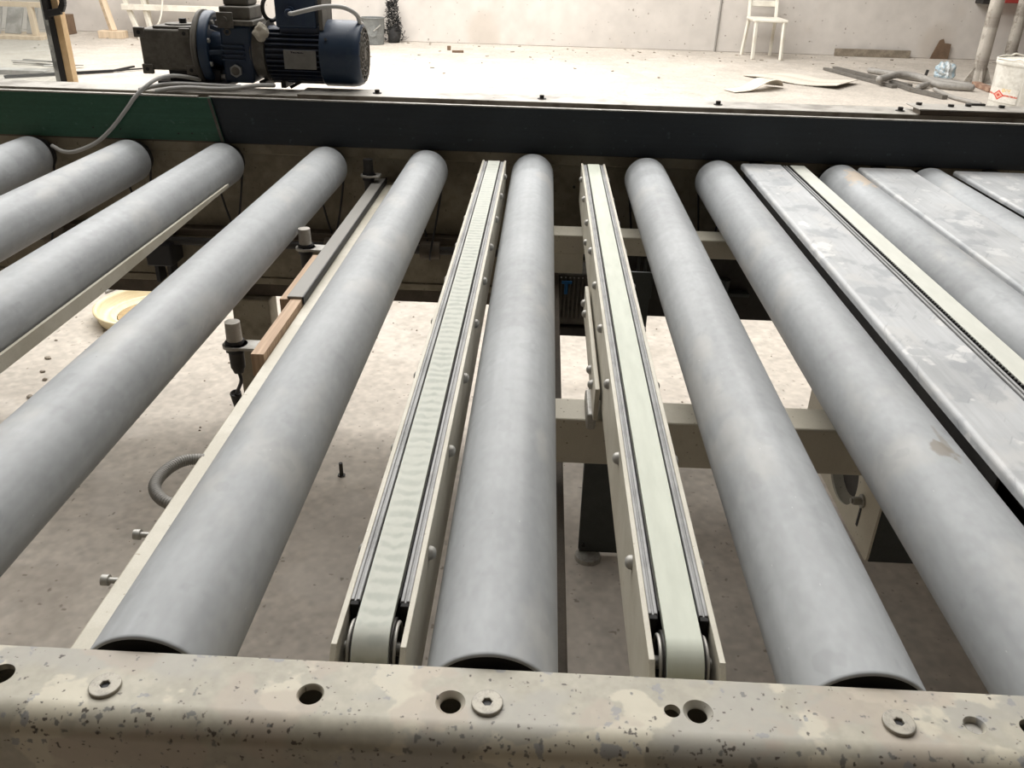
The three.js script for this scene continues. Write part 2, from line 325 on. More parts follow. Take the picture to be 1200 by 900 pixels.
// ---------------------------------------------------------------- rear frame
(() => {
  const t = thing('rear_frame', 'dirty beige steel frame wall along the far roller ends with galvanised top ledge', 'frame', [0, 0, -2.6]);
  const XA = -3.2, XB = 3.2;
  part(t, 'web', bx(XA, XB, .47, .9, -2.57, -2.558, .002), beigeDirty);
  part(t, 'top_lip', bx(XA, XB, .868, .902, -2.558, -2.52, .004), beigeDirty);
  part(t, 'top_beam', bx(XA, XB, .9, 1.022, -2.67, -2.508, .003), brownSteel);
  const ledge = part(t, 'ledge', bx(-.72, XB, 1.0225, 1.041, -2.672, -2.552, .003), ledgeMat);
  part(t, 'ledge', bx(XA, -.72, 1.0225, 1.034, -2.672, -2.56, .003), ledgeMat);
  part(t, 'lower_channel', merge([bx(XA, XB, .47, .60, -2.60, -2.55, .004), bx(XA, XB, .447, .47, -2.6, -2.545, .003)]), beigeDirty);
  part(t, 'shade_strip', bx(XA, XB, .405, .4465, -2.6, -2.55, .003), brownSteel);  // strip whose dark brown colour stands in for shade below the channel
  part(t, 'shelf_angle', merge([bx(XA, -.15, .628, .634, -2.558, -2.515, .001), bx(XA, -.15, .595, .634, -2.558, -2.553, .001)]), brownSteel);
  for (const x of [-2.4, -.985, 1.3, 2.6]) part(t, 'leg', bx(x, x + .125, 0, .404, -2.60, -2.52, .006), beigeDirty);
  for (const x of [-.494, -.008, .507, 1.034]) { part(t, 'bolt', merge([cyl([x, 1.041, -2.603], [x, 1.043, -2.603], .013), cyl([x, 1.043, -2.603], [x, 1.052, -2.603], .0075, .0075, 6)]), darkSteel); }
  for (const x of [-1.35, -1.05, -.75, -.47, -.2, .1, .4]) part(t, 'rivet', cyl([x, .765 + .04 * Math.sin(x * 9), -2.559], [x, .765 + .04 * Math.sin(x * 9), -2.553], .004), darkSteel);
})();
(() => {
  const t = thing('clamp_block', 'dark steel clamp bar with bolt heads on the far ledge at right', 'clamp', [1.22, 1.041, -2.6]);
  part(t, 'bar', bx(1.068, 1.40, 1.0405, 1.053, -2.60, -2.545, .002), brownSteel);
  part(t, 'plate', bx(1.065, 1.42, 1.0532, 1.057, -2.65, -2.545, .001), ledgeMat);
  for (const x of [1.09, 1.175, 1.232, 1.325]) part(t, 'bolt', cyl([x, 1.057, -2.61 + .01 * Math.sin(x * 50)], [x, 1.064, -2.61 + .01 * Math.sin(x * 50)], .0085, .0085, 6), darkSteel);
  part(t, 'key', bx(1.235, 1.29, 1.057, 1.063, -2.648, -2.636, .002), darkSteel);
})();
(() => {
  const t = thing('cover_strip', 'long dark navy cover plate with a pale top edge along the far side', 'cover', [.9, .905, -2.5]);
  part(t, 'plate', bx(-.962, 3.2, .904, 1.030, -2.507, -2.499, .001), navy);
  part(t, 'top_edge', bx(-.962, 3.2, 1.0302, 1.0338, -2.509, -2.497, .0008), zinc, 'pale top edge');
  const u = thing('cover_strip', 'green cover plate with a slanted end at upper left, beside the navy one', 'cover', [-1.8, .905, -2.49]);
  part(u, 'plate', prism([[-3.2, .909], [-.93, .909], [-.955, 1.03], [-3.2, 1.03]], .005, .0006).translate(0, 0, -2.4965), green);
  part(u, 'top_edge', bx(-3.2, -.99, 1.0312, 1.0352, -2.503, -2.488, .001), ledgeMat, 'pale top edge');
  part(u, 'end_edge', prism([[-.937, .909], [-.929, .909], [-.954, 1.03], [-.962, 1.03]], .002).translate(0, 0, -2.4905), castGrey);
  for (const [x, y] of [[-1.23, .935], [-1.02, .93], [-1.06, .928], [-1.31, .937]]) part(u, 'rivet', cyl([x, y, -2.491], [x, y, -2.489], .0022), black);
})();
// line shaft with a spool and a drive belt per roller
(() => {
  const t = thing('line_shaft', 'dark line shaft with spools running low along the far frame wall', 'shaft', [-.5, .6, -2.5]);
  part(t, 'shaft', cyl([-2.3, .6, -2.497], [1.3, .6, -2.497], .0125), darkSteel);
  for (const [, x] of ROLLERS) part(t, 'spool', cyl([x - .03, .6, -2.497], [x + .03, .6, -2.497], .027, .027, 20), brownSteel);
  for (const x of [-1.165, .22]) part(t, 'bearing', merge([bx(x - .04, x + .04, .53, .60, -2.545, -2.45, .006), bx(x - .028, x - .014, .47, .53, -2.52, -2.47, .003), bx(x + .012, x + .026, .47, .53, -2.52, -2.47, .003)]), black);
  const names = ['at far left', 'second from left', 'third from left', 'left of the sensors', 'by the wooden batten', 'in the centre', 'right of the pale belt', 'left of the flat covers', 'between white belt and cover', 'at far right'];
  ROLLERS.forEach(([, x], i) => {
    const z = ZF - .028, pts = [[x - .045, .85, z], [x - .032, .882, z], [x, .895, z], [x + .032, .882, z], [x + .045, .85, z], [x + .026, .72, z + .008], [x + .006, .61, z + .034], [x + .002, .582, z + .026], [x - .002, .571, z], [x - .006, .582, z - .026], [x - .01, .61, z - .031], [x - .028, .72, z - .01]];
    single('drive_belt', 'black round drive belt looping down from the roller ' + names[i], 'belt', tube(pts, .0032, 70, 8, true), black, [x, .571, z], 'round drive belts at the far roller ends');
  });
})();

// ---------------------------------------------------------------- beams under the rollers
(() => {
  for (const [z0, z1, x0, x1, label] of [[-1.312, -1.238, -.09, .70, 'nearer beige square crossbeam seen under the pale belt'], [-2.332, -2.247, -.09, .70, 'farther beige square crossbeam close to the far frame wall']]) {
    const t = thing('crossbeam', label, 'beam', [.3, .655, (z0 + z1) / 2]);
    part(t, 'tube', bx(x0, x1, z0 < -2 ? .69 : .655, .743, z0, z1, .004, 2), beige);
    if (z0 < -2) part(t, 'bracket_plate', bx(.02, .125, .632, .6895, z1 - .012, z1 - .004, .001), beige);
    for (const x of [x0 + .01, x1 - .05]) part(t, 'hanger', bx(x, x + .03, .743, .80, z0 + .02, z1 - .02, .002), darkSteel);
  }
  const b = thing('side_beam', 'dusty beige lengthwise beam beside the roller with the wooden batten', 'beam', [-.44, .72, -1.6]);
  part(b, 'tube', bx(-.464, -.412, .715, .795, -2.552, -.53, .003, 2), cream);
  part(b, 'screw', merge([cyl([-.464, .785, -.745], [-.478, .785, -.745], .0035), cyl([-.478, .785, -.745], [-.486, .785, -.745], .0065)]), zinc);
  part(b, 'screw', merge([cyl([-.464, .785, -.83], [-.478, .785, -.83], .0035), cyl([-.478, .785, -.83], [-.486, .785, -.83], .0065)]), zinc);
  single('guide_strip', 'thin beige lengthwise strip tucked under the right side of the third roller', 'strip', (() => { const g = prism([[.53, .8085], [1.55, .8085], [2.3, .829], [2.3, .8355], [.53, .8355]], .006); g.rotateY(Math.PI / 2); g.translate(-.866, 0, 0); return g; })(), cream, [-.863, .8085, -1.5]);
  single('side_beam', 'dark brown lengthwise beam under the central roller', 'beam', bx(-.02, .062, .51, .6, -2.548, -.53, .004, 2), brownSteel, [.02, .51, -1.5]);
  const g = thing('support_leg', 'dark slate folded-sheet leg standing beneath the pale belt', 'leg stand', [.2, 0, -1.83]);
  part(g, 'sheet', prism([[.142, .012], [.255, .012], [.255, .80], [.142, .80]], .004, .0006).translate(0, 0, -1.816), slate);
  part(g, 'flange', prism([[.141, .012], [.1445, .012], [.1445, .80], [.141, .80]], .004).scale(1, 1, 1).translate(0, 0, -1.816), slate);
  part(g, 'side_flange', (() => { const q = prism([[0, .02], [.004, .02], [.085, .74], [0, .74]], .003); q.rotateY(Math.PI / 2); q.translate(.139, 0, -1.812); return q; })(), slate);
  part(g, 'foot', cyl([.165, 0, -1.80], [.165, .012, -1.80], .035, .033, 28), zinc);
  part(g, 'screw', cyl([.152, .035, -1.812], [.152, .035, -1.806], .005), black);
})();

// ---------------------------------------------------------------- narrow belt conveyors
function beltLoop(xc, w, z0, z1, yTop, r, th) {        // a closed flat belt round two pulleys
  const path = [], N = 20, yc = yTop - r;
  for (let i = 0; i <= 40; i++) path.push([z0 + (z1 - z0) * i / 40, yTop, 0, 1]);
  for (let i = 1; i < N; i++) { const a = Math.PI * i / N; path.push([z1 + r * Math.sin(a), yc + r * Math.cos(a), Math.sin(a), Math.cos(a)]); }
  for (let i = 0; i <= 8; i++) path.push([z1 + (z0 - z1) * i / 8, yc - r, 0, -1]);
  for (let i = 1; i < N; i++) { const a = Math.PI + Math.PI * i / N; path.push([z0 + r * Math.sin(a), yc + r * Math.cos(a), Math.sin(a), Math.cos(a)]); }
  path.push(path[0]);
  const pos = [], nor = [], uv = []; let L = 0;
  for (let i = 0; i < path.length - 1; i++) {
    const a = path[i], b = path[i + 1], l = Math.hypot(a[0] - b[0], a[1] - b[1]), c = .0012;
    const q = (p, x, k) => [x, p[1] - p[3] * k, p[0] - p[2] * k];
    const quad = (A, B, C, D, nA, nB, uA, uB) => { for (const [P, n, u, l2] of [[A, nA, uA, L], [C, nB, uA, L + l], [D, nB, uB, L + l], [A, nA, uA, L], [D, nB, uB, L + l], [B, nA, uB, L]]) { pos.push(...P); nor.push(...n); uv.push(u, l2); } };
    const x0 = xc - w / 2, x1 = xc + w / 2;
    quad(q(a, x0 + c, 0), q(a, x1 - c, 0), q(b, x0 + c, 0), q(b, x1 - c, 0), [0, a[3], a[2]], [0, b[3], b[2]], c, w - c);
    quad(q(a, x1, c), q(a, x0, c), q(b, x1, c), q(b, x0, c), [0, a[3], a[2]], [0, b[3], b[2]], w, 0);
    quad(q(a, x0, th), q(a, x0 + c, 0), q(b, x0, th), q(b, x0 + c, 0), [-1, 0, 0], [-1, 0, 0], 0, c);
    quad(q(a, x1 - c, 0), q(a, x1, th), q(b, x1 - c, 0), q(b, x1, th), [1, 0, 0], [1, 0, 0], w - c, w);
    quad(q(a, x1, th), q(a, x0, th), q(b, x1, th), q(b, x0, th), [0, -a[3], -a[2]], [0, -b[3], -b[2]], w, 0);
    L += l;
  }
  const g = new THREE.BufferGeometry(); g.setAttribute('position', new THREE.Float32BufferAttribute(pos, 3)); g.setAttribute('normal', new THREE.Float32BufferAttribute(nor, 3)); g.setAttribute('uv', new THREE.Float32BufferAttribute(uv, 2)); return g;
}
const domeGeo = (() => { const g = lathe([[0, .0075], [.003, .0072], [.0055, .0058], [.0072, .0035], [.0078, 0], [.0092, 0], [.0092, -.0012], [0, -.0012]].reverse(), 18); return g; })();
function beltConveyor(label, xc, beltMat, bolts, skew, extra) {
  const Y = .905, t = thing('belt_conveyor', label, 'belt conveyor', [xc, .79, -1.47], 'narrow belt conveyors between the rollers');
  const ZB = -2.405, ZE = -.533, xl = xc - .0285, xr = xc + .0285, yb = .797;
  const prof = [[ZE, yb], [ZE, .888], [ZE - .014, .9015], [ZB, .9015], [ZB, yb]].map(p => [-p[0], p[1]]);
  for (const s of [-1, 1]) {
    const g = prism(prof, .004, .0007); g.rotateY(Math.PI / 2); g.translate(s < 0 ? xl - .004 : xr, 0, 0);
    const pl = part(t, 'side_plate', g, cream);
    for (const [y, z] of bolts) { const m = put(pl, 'bolt', domeGeo, zinc, [s < 0 ? xl - .0047 - xc : xr + .0047 - xc, y - .79, z + 1.47]); m.rotation.z = s < 0 ? Math.PI / 2 : -Math.PI / 2; }
  }
  for (const s of [-1, 1]) {                          // grooved guide profile on each side of the belt
    const a = s < 0 ? xl + .0002 : xc + .0185, b = s < 0 ? xc - .0185 : xr - .0002, w = b - a;
    const g = merge([bx(a, b, .872, .9004, ZB + .01, -.604, .001), bx(a + w * .05, a + w * .42, .898, .9022, ZB + .01, -.604, .0012), bx(a + w * .58, a + w * .95, .898, .9022, ZB + .01, -.604, .0012)]);
    part(t, 'guide_profile', g, alu);
    part(t, 'end_plug', bx(a + .001, b - .001, .876, .9012, -.6038, -.598, .001), blackMatte);
  }
  part(t, 'belt_bed', bx(xc - .018, xc + .018, .872, .9005, ZB + .03, -.61, .001), darkSteel);
  const bl = part(t, 'belt', beltLoop(xc, .0345, ZB + .02, -.572, Y, .031, .0022), beltMat);
  for (const z of [ZB + .02, -.572]) {
    const pu = part(t, 'pulley', cyl([xc - .0185, Y - .031, z], [xc + .0185, Y - .031, z], .0284, .0284, 32), darkSteel);
    for (const s of [-1, 1]) { const g = new THREE.TorusGeometry(.024, .0018, 8, 32); g.rotateY(Math.PI / 2); g.translate(xc + s * .0205, Y - .031, z); part(pu, 'bearing_ring', uvBox(g), zinc); }
    part(pu, 'axle', cyl([xl - .003, Y - .031, z], [xr + .003, Y - .031, z], .006), zinc);
  }
  t.rotation.y = skew; if (extra) extra(t);
  return t;
}
const boltRow = []; for (let z = -2.3; z < -.58; z += .2) boltRow.push([.883, z]); boltRow.push([.846, -.553]);
beltConveyor('narrow conveyor with a rippled greenish belt, left of the central roller', -.1335, beltRippled, boltRow, 0);
beltConveyor('narrow conveyor with a smooth pale green belt, right of the central roller', .1435, beltPale, boltRow, 0, t => {
  part(t, 'joining_plate', bx(.098, .106, .775, .832, -1.63, -1.18, .002), cream);
  for (const z of [-1.6, -1.545, -1.30, -1.245]) { const m = put(t, 'bolt', domeGeo, zinc, [.0975 - .1435, .806 - .79, z + 1.47]); m.rotation.z = Math.PI / 2; }
  for (const z of [-1.9]) { const m = put(t, 'bolt', domeGeo, zinc, [.1105 - .1435, .836 - .79, z + 1.47]); m.rotation.z = Math.PI / 2; }
  part(t, 'tension_block', bx(.09, .105, .745, .775, -1.29, -1.2, .004), zinc);
});
for (const [n, z0] of [['rippled belt', -.1335], ['pale belt', .1435]]) {   // hangers tie the narrow conveyors to the crossbeams
  for (const z of [-1.275, -2.29]) single('hanger_block', 'small dark block under the ' + n + (z < -2 ? ' at the farther crossbeam' : ' at the nearer crossbeam'), 'block', bx(z0 - .02, z0 + .02, .743, .80, z - .02, z + .02, .002), darkSteel, [z0, .743, z]);
}
// white belt beside the first flat cover
(() => {
  const t = thing('belt_conveyor', 'narrow conveyor with a white toothed belt lying between flat cover and roller', 'belt conveyor', [.715, .79, -1.5], 'narrow belt conveyors between the rollers');
  const Y = .905, ZB = -2.46, ZE = -.53;
  part(t, 'guide_profile', merge([bx(.684, .745, .86, .893, ZB, ZE, .001), bx(.685, .6895, .89, .904, ZB, ZE, .0015), bx(.6925, .697, .89, .904, ZB, ZE, .0015)]), alu);
  const bl = part(t, 'belt', bx(.7045, .745, .8955, Y, ZB, ZE, .001), beltWhite);
  const teeth = []; for (let z = ZB + .004; z < ZE; z += .0098) teeth.push(bx(.700, .7046, .8945, .9035, z, z + .0052, .0005));
  const tm = part(bl, 'tooth_row', merge(teeth), blackMatte); tm.userData.kind = 'stuff';
  part(t, 'side_plate', bx(.684, .7, .79, .86, ZB, ZE, .001), beigeDirty);
})();

// ---------------------------------------------------------------- flat sheet covers at right
function sheetCover(label, x0, x1, m, depth) {
  const t = thing('flat_cover', label, 'cover', [(x0 + x1) / 2, .84, -1.5], 'flat sheet metal covers between the right rollers');
  const R = Math.min(.008, depth * .6), Y = .905, Z0 = -2.462, Z1 = -.53, sh = [];
  sh.push([x0, Y - depth]); for (let i = 0; i <= 6; i++) { const a = Math.PI - Math.PI / 2 * i / 6; sh.push([x0 + R + R * Math.cos(a), Y - R + R * Math.sin(a)]); }
  for (let i = 0; i <= 6; i++) { const a = Math.PI / 2 - Math.PI / 2 * i / 6; sh.push([x1 - .004 + .004 * Math.cos(a), Y - .004 + .004 * Math.sin(a)]); }
  sh.push([x1, Y - depth], [x1 - .003, Y - depth], [x1 - .003, Y - .004], [x0 + .003, Y - .004], [x0 + .003, Y - depth]);
  const g = prism(sh, Z1 - Z0); g.translate(0, 0, Z0);
  { const p = g.attributes.position, uv = g.attributes.uv; for (let i = 0; i < p.count; i++) uv.setXY(i, p.getX(i) + p.getY(i), p.getZ(i)); }
  part(t, 'sheet', g, m);
  if (depth < .03) part(t, 'support_rail', bx((x0 + x1) / 2 - .02, (x0 + x1) / 2 + .02, x0 < .6 ? .85 : .80, Y - .006, Z0 - .085, Z1, .001), darkSteel);
  else part(t, 'inner_frame', merge([bx(x0 + .006, x1 - .006, Y - depth, Y - .02, Z0 + .01, Z0 + .04), bx(x0 + .006, x1 - .006, Y - depth, Y - .02, Z1 - .04, Z1 - .01)]), darkSteel);
  return t;
}
sheetCover('scratched flat sheet cover with whitish worn patches, right of the brown-smudged roller', .567, .681, sheetMats[0], .015);
sheetCover('flat sheet cover lying between the two rightmost rollers', .898, 1.047, sheetMats[1], .012);
sheetCover('flat sheet cover at the right edge with a dark scuff on its far end', 1.166, 1.42, sheetMats[2], .012);
// drive box hanging under the first cover, and the trough coloured dark for shade
(() => {
  const t = thing('drive_box', 'beige box with a big oval opening hanging under the nearer crossbeam', 'drive box', [.64, .505, -1.4]);
  const sh = new THREE.Shape(); const za = 1.195, zb = 1.62, y0 = .505, y1 = .655, r = .012;   // outline in (-z, y)
  sh.moveTo(za + r, y0); sh.lineTo(zb, y0); sh.lineTo(zb, y1); sh.lineTo(za, y1); sh.lineTo(za, y0 + r); sh.quadraticCurveTo(za, y0, za + r, y0);
  const h = new THREE.Path(); h.absellipse(1.372, .588, .076, .068, 0, Math.PI * 2, true); sh.holes.push(h);
  const g = uvBox(new THREE.ExtrudeGeometry(sh, { depth: .004, bevelEnabled: false, curveSegments: 28 })); g.rotateY(Math.PI / 2); g.translate(.592, 0, 0);
  part(t, 'side_plate', g, beige);
  part(t, 'front_panel', bx(.5965, .70, .507, .655, -1.2, -1.195, .001), slate);
  part(t, 'bottom_panel', bx(.5965, .70, .505, .509, -1.62, -1.2005, .001), beigeDirty);
  part(t, 'far_plate', bx(.7002, .704, .505, .655, -1.62, -1.195, .001), beigeDirty);
  const pu = part(t, 'pulley', merge([cyl([.615, .59, -1.372], [.65, .59, -1.372], .05, .05, 28), cyl([.61, .59, -1.372], [.614, .59, -1.372], .056, .056, 28)]), darkSteel);
  part(t, 'drive_belt', merge([bar([.63, .645, -1.40], [.63, .585, -1.31], .03, .004), bar([.63, .645, -1.34], [.63, .58, -1.39], .03, .004)]), blackMatte);
  const sc = part(t, 'adjusting_screw', merge([cyl([.5915, .588, -1.262], [.588, .588, -1.262], .0125), cyl([.588, .588, -1.262], [.574, .588, -1.262], .0075, .0075, 6), cyl([.574, .588, -1.262], [.57, .588, -1.262], .0045)]), zinc);
  part(t, 'slot', bx(.5905, .5917, .535, .574, -1.2655, -1.2585, .0004), black);
  const d = thing('shade_trough', 'trough coloured dark for the shaded gap under the scratched flat cover at right', 'trough', [.63, .70, -1.7]);
  part(d, 'side_panel', bx(.577, .582, .70, .885, -2.45, -.9, .001), darkSteel); part(d, 'side_panel', bx(.67, .675, .70, .885, -2.45, -.9, .001), darkSteel);  // panels coloured dark to stand in for the shaded gap beside the cover
  part(d, 'bottom_panel', bx(.5825, .6695, .7437, .748, -2.45, -.9, .001), darkSteel);
  const e = thing('geared_motor', 'dark ribbed motor with a blue T mark low behind the central roller', 'motor', [.1, .40, -2.38]);
  const ribs = []; for (let i = 0; i < 9; i++) ribs.push(bx(.056 + i * .0125, .061 + i * .0125, .455, .585, -2.352, -2.34, .001));
  part(e, 'housing', bx(.05, .168, .43, .60, -2.455, -2.35, .012, 3), castGrey); ribs.forEach(q => part(e, 'fin', q, castGrey));
  const blue = mat({ color: 0x1f6fae, roughness: .5 });
  part(e, 'emblem', merge([bx(.072, .102, .567, .576, -2.3405, -2.3385, .0003), bx(.081, .0905, .535, .568, -2.3405, -2.3385, .0003)]), blue, 'blue T emblem');
  part(e, 'base', bx(.04, .18, .40, .43, -2.549, -2.34, .004), darkSteel);
  const f = thing('drive_housing', 'dark gear housing with clips under the farther crossbeam', 'housing', [.4, .49, -2.48]);
  part(f, 'body', bx(.2, .70, .49, .6895, -2.445, -2.30, .008, 2), darkSteel);
  for (const x of [.28, .30, .32]) part(f, 'rib', bx(x, x + .008, .55, .67, -2.302, -2.29, .002), slate);
  part(f, 'clip', merge([bx(.345, .375, .62, .65, -2.302, -2.275, .003), bx(.353, .367, .65, .675, -2.302, -2.285, .002)]), slate);
  part(f, 'bracket', merge([bx(.50, .60, .575, .585, -2.302, -2.265, .002), cyl([.53, .585, -2.282], [.53, .62, -2.282], .014)]), slate);
})();

// ---------------------------------------------------------------- batten and sensors at left
(() => {
  const t = thing('guide_batten', 'wooden batten half sheathed in a grey channel beside the sensors', 'batten', [-.48, .76, -1.9]);
  const w = part(t, 'wood_strip', bx(-.4885, -.4655, .764, .807, -2.5, -1.305, .001), wood);
  part(t, 'wood_block', bx(-.511, -.4888, .772, .806, -1.83, -1.56, .001), wood);
  part(t, 'grey_channel', merge([bx(-.4955, -.464, .8072, .8125, -2.52, -1.56, .002), bx(-.4955, -.4888, .775, .8072, -2.52, -1.562, .001)]), conduitGrey);
  part(t, 'channel_lining', bx(-.4642, -.4615, .7965, .8125, -2.52, -1.558, .0008), black);
  for (const z of [-1.35, -1.40]) part(t, 'screw', cyl([-.4655, .785, z], [-.452, .785, z], .0022), darkSteel);
  const capMat = mat({ map: mottled([186, 182, 172], [162, 156, 147], .8, 601, 128, .1), roughness: .6 });
  function sensor(label, x, y, z, toX, cable, cm = capMat) {
    const s = thing('proximity_sensor', label, 'sensor', [x, y - .07, z], 'sensors along the batten');
    part(s, 'cap', cyl([x, y, z], [x, y + .038, z], .0148, .0138, 24), cm);
    part(s, 'nut', merge([cyl([x, y - .006, z], [x, y + .0015, z], .018, .018, 6), cyl([x, y - .022, z], [x, y - .0125, z], .018, .018, 6)]), black);
    part(s, 'body', merge([cyl([x, y - .055, z], [x, y - .006, z], .0135, .0145), cyl([x, y - .066, z], [x, y - .055, z], .009, .0125)]), darkSteel);
    part(s, 'bracket', merge([bx(x - .004, toX, y - .0122, y - .0065, z - .02, z + .02, .0015), cyl([x, y - .0122, z], [x, y - .0065, z], .023, .023, 28)]), zinc);
    if (cable) { part(s, 'cable', tube(cable, .0035, 30, 8), black); }
    return s;
  }
  const s1 = sensor('nearest white-capped sensor, on a bracket at the bare end of the batten', -.558, .777, -1.42, -.489, [[-.558, .712, -1.42], [-.558, .69, -1.425], [-.572, .662, -1.44], [-.582, .645, -1.455]]);
  part(s1, 'cable_sleeve', lathe([[.0035, .0], [.0085, 0], [.011, .055], [.0085, .055], [.0075, .05], [.0035, .05]], 18).rotateX(.25).translate(-.585, .592, -1.47), darkSteel);
  sensor('middle white-capped sensor, beside the grey channel of the batten', -.548, .805, -1.905, -.4955, [[-.548, .74, -1.905], [-.55, .68, -1.92], [-.556, .6, -1.99], [-.57, .52, -2.2]]);
  const s3 = sensor('farthest sensor, dark-capped, in shadow at the far end of the batten', -.505, .84, -2.47, -.47, [[-.505, .78, -2.47], [-.505, .70, -2.50], [-.50, .64, -2.535]], darkSteel);
  // corrugated conduit looping out of the beam
  const pts = [[-.438, .772, -1.01], [-.456, .786, -1.002], [-.484, .792, -.988], [-.5, .792, -.957], [-.498, .791, -.922], [-.478, .787, -.9], [-.45, .78, -.895], [-.435, .77, -.9]];
  const c = new THREE.CatmullRomCurve3(pts.map(p => V(...p))), N = 240, g = new THREE.TubeGeometry(c, N, .0078, 12), p = g.attributes.position;
  for (let i = 0; i <= N; i++) { const o = c.getPointAt(i / N), k = 1 + .09 * Math.cos(i * Math.PI / 2); for (let j = 0; j <= 12; j++) { const q = i * 13 + j; p.setXYZ(q, o.x + (p.getX(q) - o.x) * k, o.y + (p.getY(q) - o.y) * k, o.z + (p.getZ(q) - o.z) * k); } }
  g.computeVertexNormals();
  single('flexible_conduit', 'grey corrugated conduit looping out of the dusty lengthwise beam', 'conduit', uvBox(g), conduitGrey, [-.48, .77, -.95]);
})();

// ---------------------------------------------------------------- gearmotor on the far ledge
(() => {
  const t = thing('gearmotor', 'dusty blue electric motor with grey gearbox standing on the far ledge', 'motor', [-.85, 1.041, -2.7]);
  const Z = -2.7, YA = 1.137;
  const gb = part(t, 'gearbox', merge([bx(-1.195, -1.03, 1.082, 1.196, Z - .07, Z + .07, .008, 2), bx(-1.155, -1.035, 1.196, 1.204, Z - .06, Z + .06, .003), cyl([-1.095, 1.2, Z], [-1.095, 1.208, Z], .042)]), castGrey);
  for (const [x, y] of [[-1.192, 1.186], [-1.058, 1.186], [-1.182, 1.085], [-1.05, 1.085]]) { const l = part(gb, 'lug', bx(x - .016, x + .016, y - .014, y + .014, Z + .06, Z + .0735, .003), castGrey); part(l, 'bolt_hole', cyl([x, y, Z + .073], [x, y, Z + .0742], .0055), black); }
  part(gb, 'plug', cyl([-1.085, 1.208, Z], [-1.085, 1.221, Z], .011, .011, 6), black);
  const fl = part(t, 'flange', (() => { const g = lathe([[0, -.016], [.098, -.016], [.106, -.012], [.106, .004], [.101, .012], [.094, .014], [.085, .006], [.045, .004], [0, .004]], 48); g.rotateZ(-Math.PI / 2); g.translate(-1.0, YA + .003, Z); return g; })(), motorBlue);
  const ringMat = castGrey; part(t, 'flange_rim', (() => { const g = lathe([[.06, -.034], [.1, -.034], [.108, -.028], [.108, -.016], [.06, -.016]], 48); g.rotateZ(-Math.PI / 2); g.translate(-1.0, YA + .003, Z); return g; })(), castGrey);
  for (let i = 0; i < 8; i++) { const a = i * Math.PI / 4 + .4; part(fl, 'bolt', cyl([-.994, YA + .085 * Math.sin(a), Z + .085 * Math.cos(a)], [-.982, YA + .085 * Math.sin(a), Z + .085 * Math.cos(a)], .007, .007, 6), zinc); }
  for (let i = 0; i < 6; i++) { const a = i * Math.PI / 3; part(fl, 'web_rib', bar([-.99, YA + .078 * Math.sin(a), Z + .078 * Math.cos(a)], [-.925, YA + .05 * Math.sin(a), Z + .05 * Math.cos(a)], .008, .012), motorBlue); }
  part(t, 'neck', cyl([-.998, YA, Z], [-.93, YA, Z], .05, .055, 28), motorBlue);
  const ad = part(t, 'adapter_block', bx(-.955, -.865, 1.052, 1.212, Z - .075, Z + .07, .01, 2), motorBlue);
  for (const y of [1.118, 1.131, 1.144, 1.157]) part(ad, 'fin', bx(-.953, -.885, y - .002, y + .002, Z + .068, Z + .079, .001), motorBlue);
  part(ad, 'hex_plug', merge([cyl([-.915, 1.088, Z + .07], [-.915, 1.088, Z + .082], .0185, .0185, 6)]), alu);
  part(ad, 'plug_center', cyl([-.915, 1.088, Z + .082], [-.915, 1.088, Z + .0835], .012), castGrey);
  part(ad, 'ring_plug', (() => { const g = new THREE.TorusGeometry(.008, .003, 8, 20); g.translate(-.93, 1.195, Z + .071); return uvBox(g); })(), castGrey);
  part(t, 'cap_housing', merge([bx(-.962, -.85, 1.212, 1.226, Z - .08, Z + .078, .003), bx(-.952, -.862, 1.226, 1.262, Z - .06, Z + .06, .005, 2), bx(-.945, -.87, 1.262, 1.29, Z - .05, Z + .04, .008, 2)]), castGrey);
  part(t, 'cap_bracket', merge([bx(-.953, -.905, 1.205, 1.248, Z + .079, Z + .084, .003), cyl([-.93, 1.228, Z + .084], [-.93, 1.228, Z + .092], .009)]), castGrey);
  part(t, 'lifting_ring', (() => { const g = new THREE.TorusGeometry(.034, .006, 10, 36); g.rotateY(Math.PI / 2 - .5); g.translate(-.822, 1.255, Z - .02); return uvBox(g); })(), darkSteel);
  const md = part(t, 'motor_body', cyl([-.868, YA, Z], [-.655, YA, Z], .073, .073, 40), motorDark);
  for (let i = 0; i < 36; i++) { const a = i * Math.PI / 18, c = Math.cos(a), s = Math.sin(a); if (s > .82) continue; const f = bx(-.82, -.66, -.0022, .0022, .071, .0885, .001); f.rotateX(-a); f.translate(0, YA, Z); part(md, 'fin', f, motorDark); }
  part(t, 'end_shield', cyl([-.872, YA, Z], [-.825, YA, Z], .07, .088, 40), castGrey);
  // terminal box
  const tb = part(t, 'terminal_box', bx(-.785, -.668, 1.21, 1.30, Z - .05, Z + .072, .006, 2), motorBlue);
  part(tb, 'box_lid', bx(-.66, -.648, 1.205, 1.30, Z - .055, Z + .07, .003), castGrey);
  part(tb, 'gland', merge([cyl([-.742, 1.252, Z + .07], [-.742, 1.252, Z + .082], .0165, .0165, 20), cyl([-.742, 1.252, Z + .082], [-.738, 1.25, Z + .098], .011, .011, 16)]), motorBlue);
  part(t, 'saddle', bx(-.78, -.655, 1.19, 1.215, Z - .045, Z + .06, .004), motorDark);
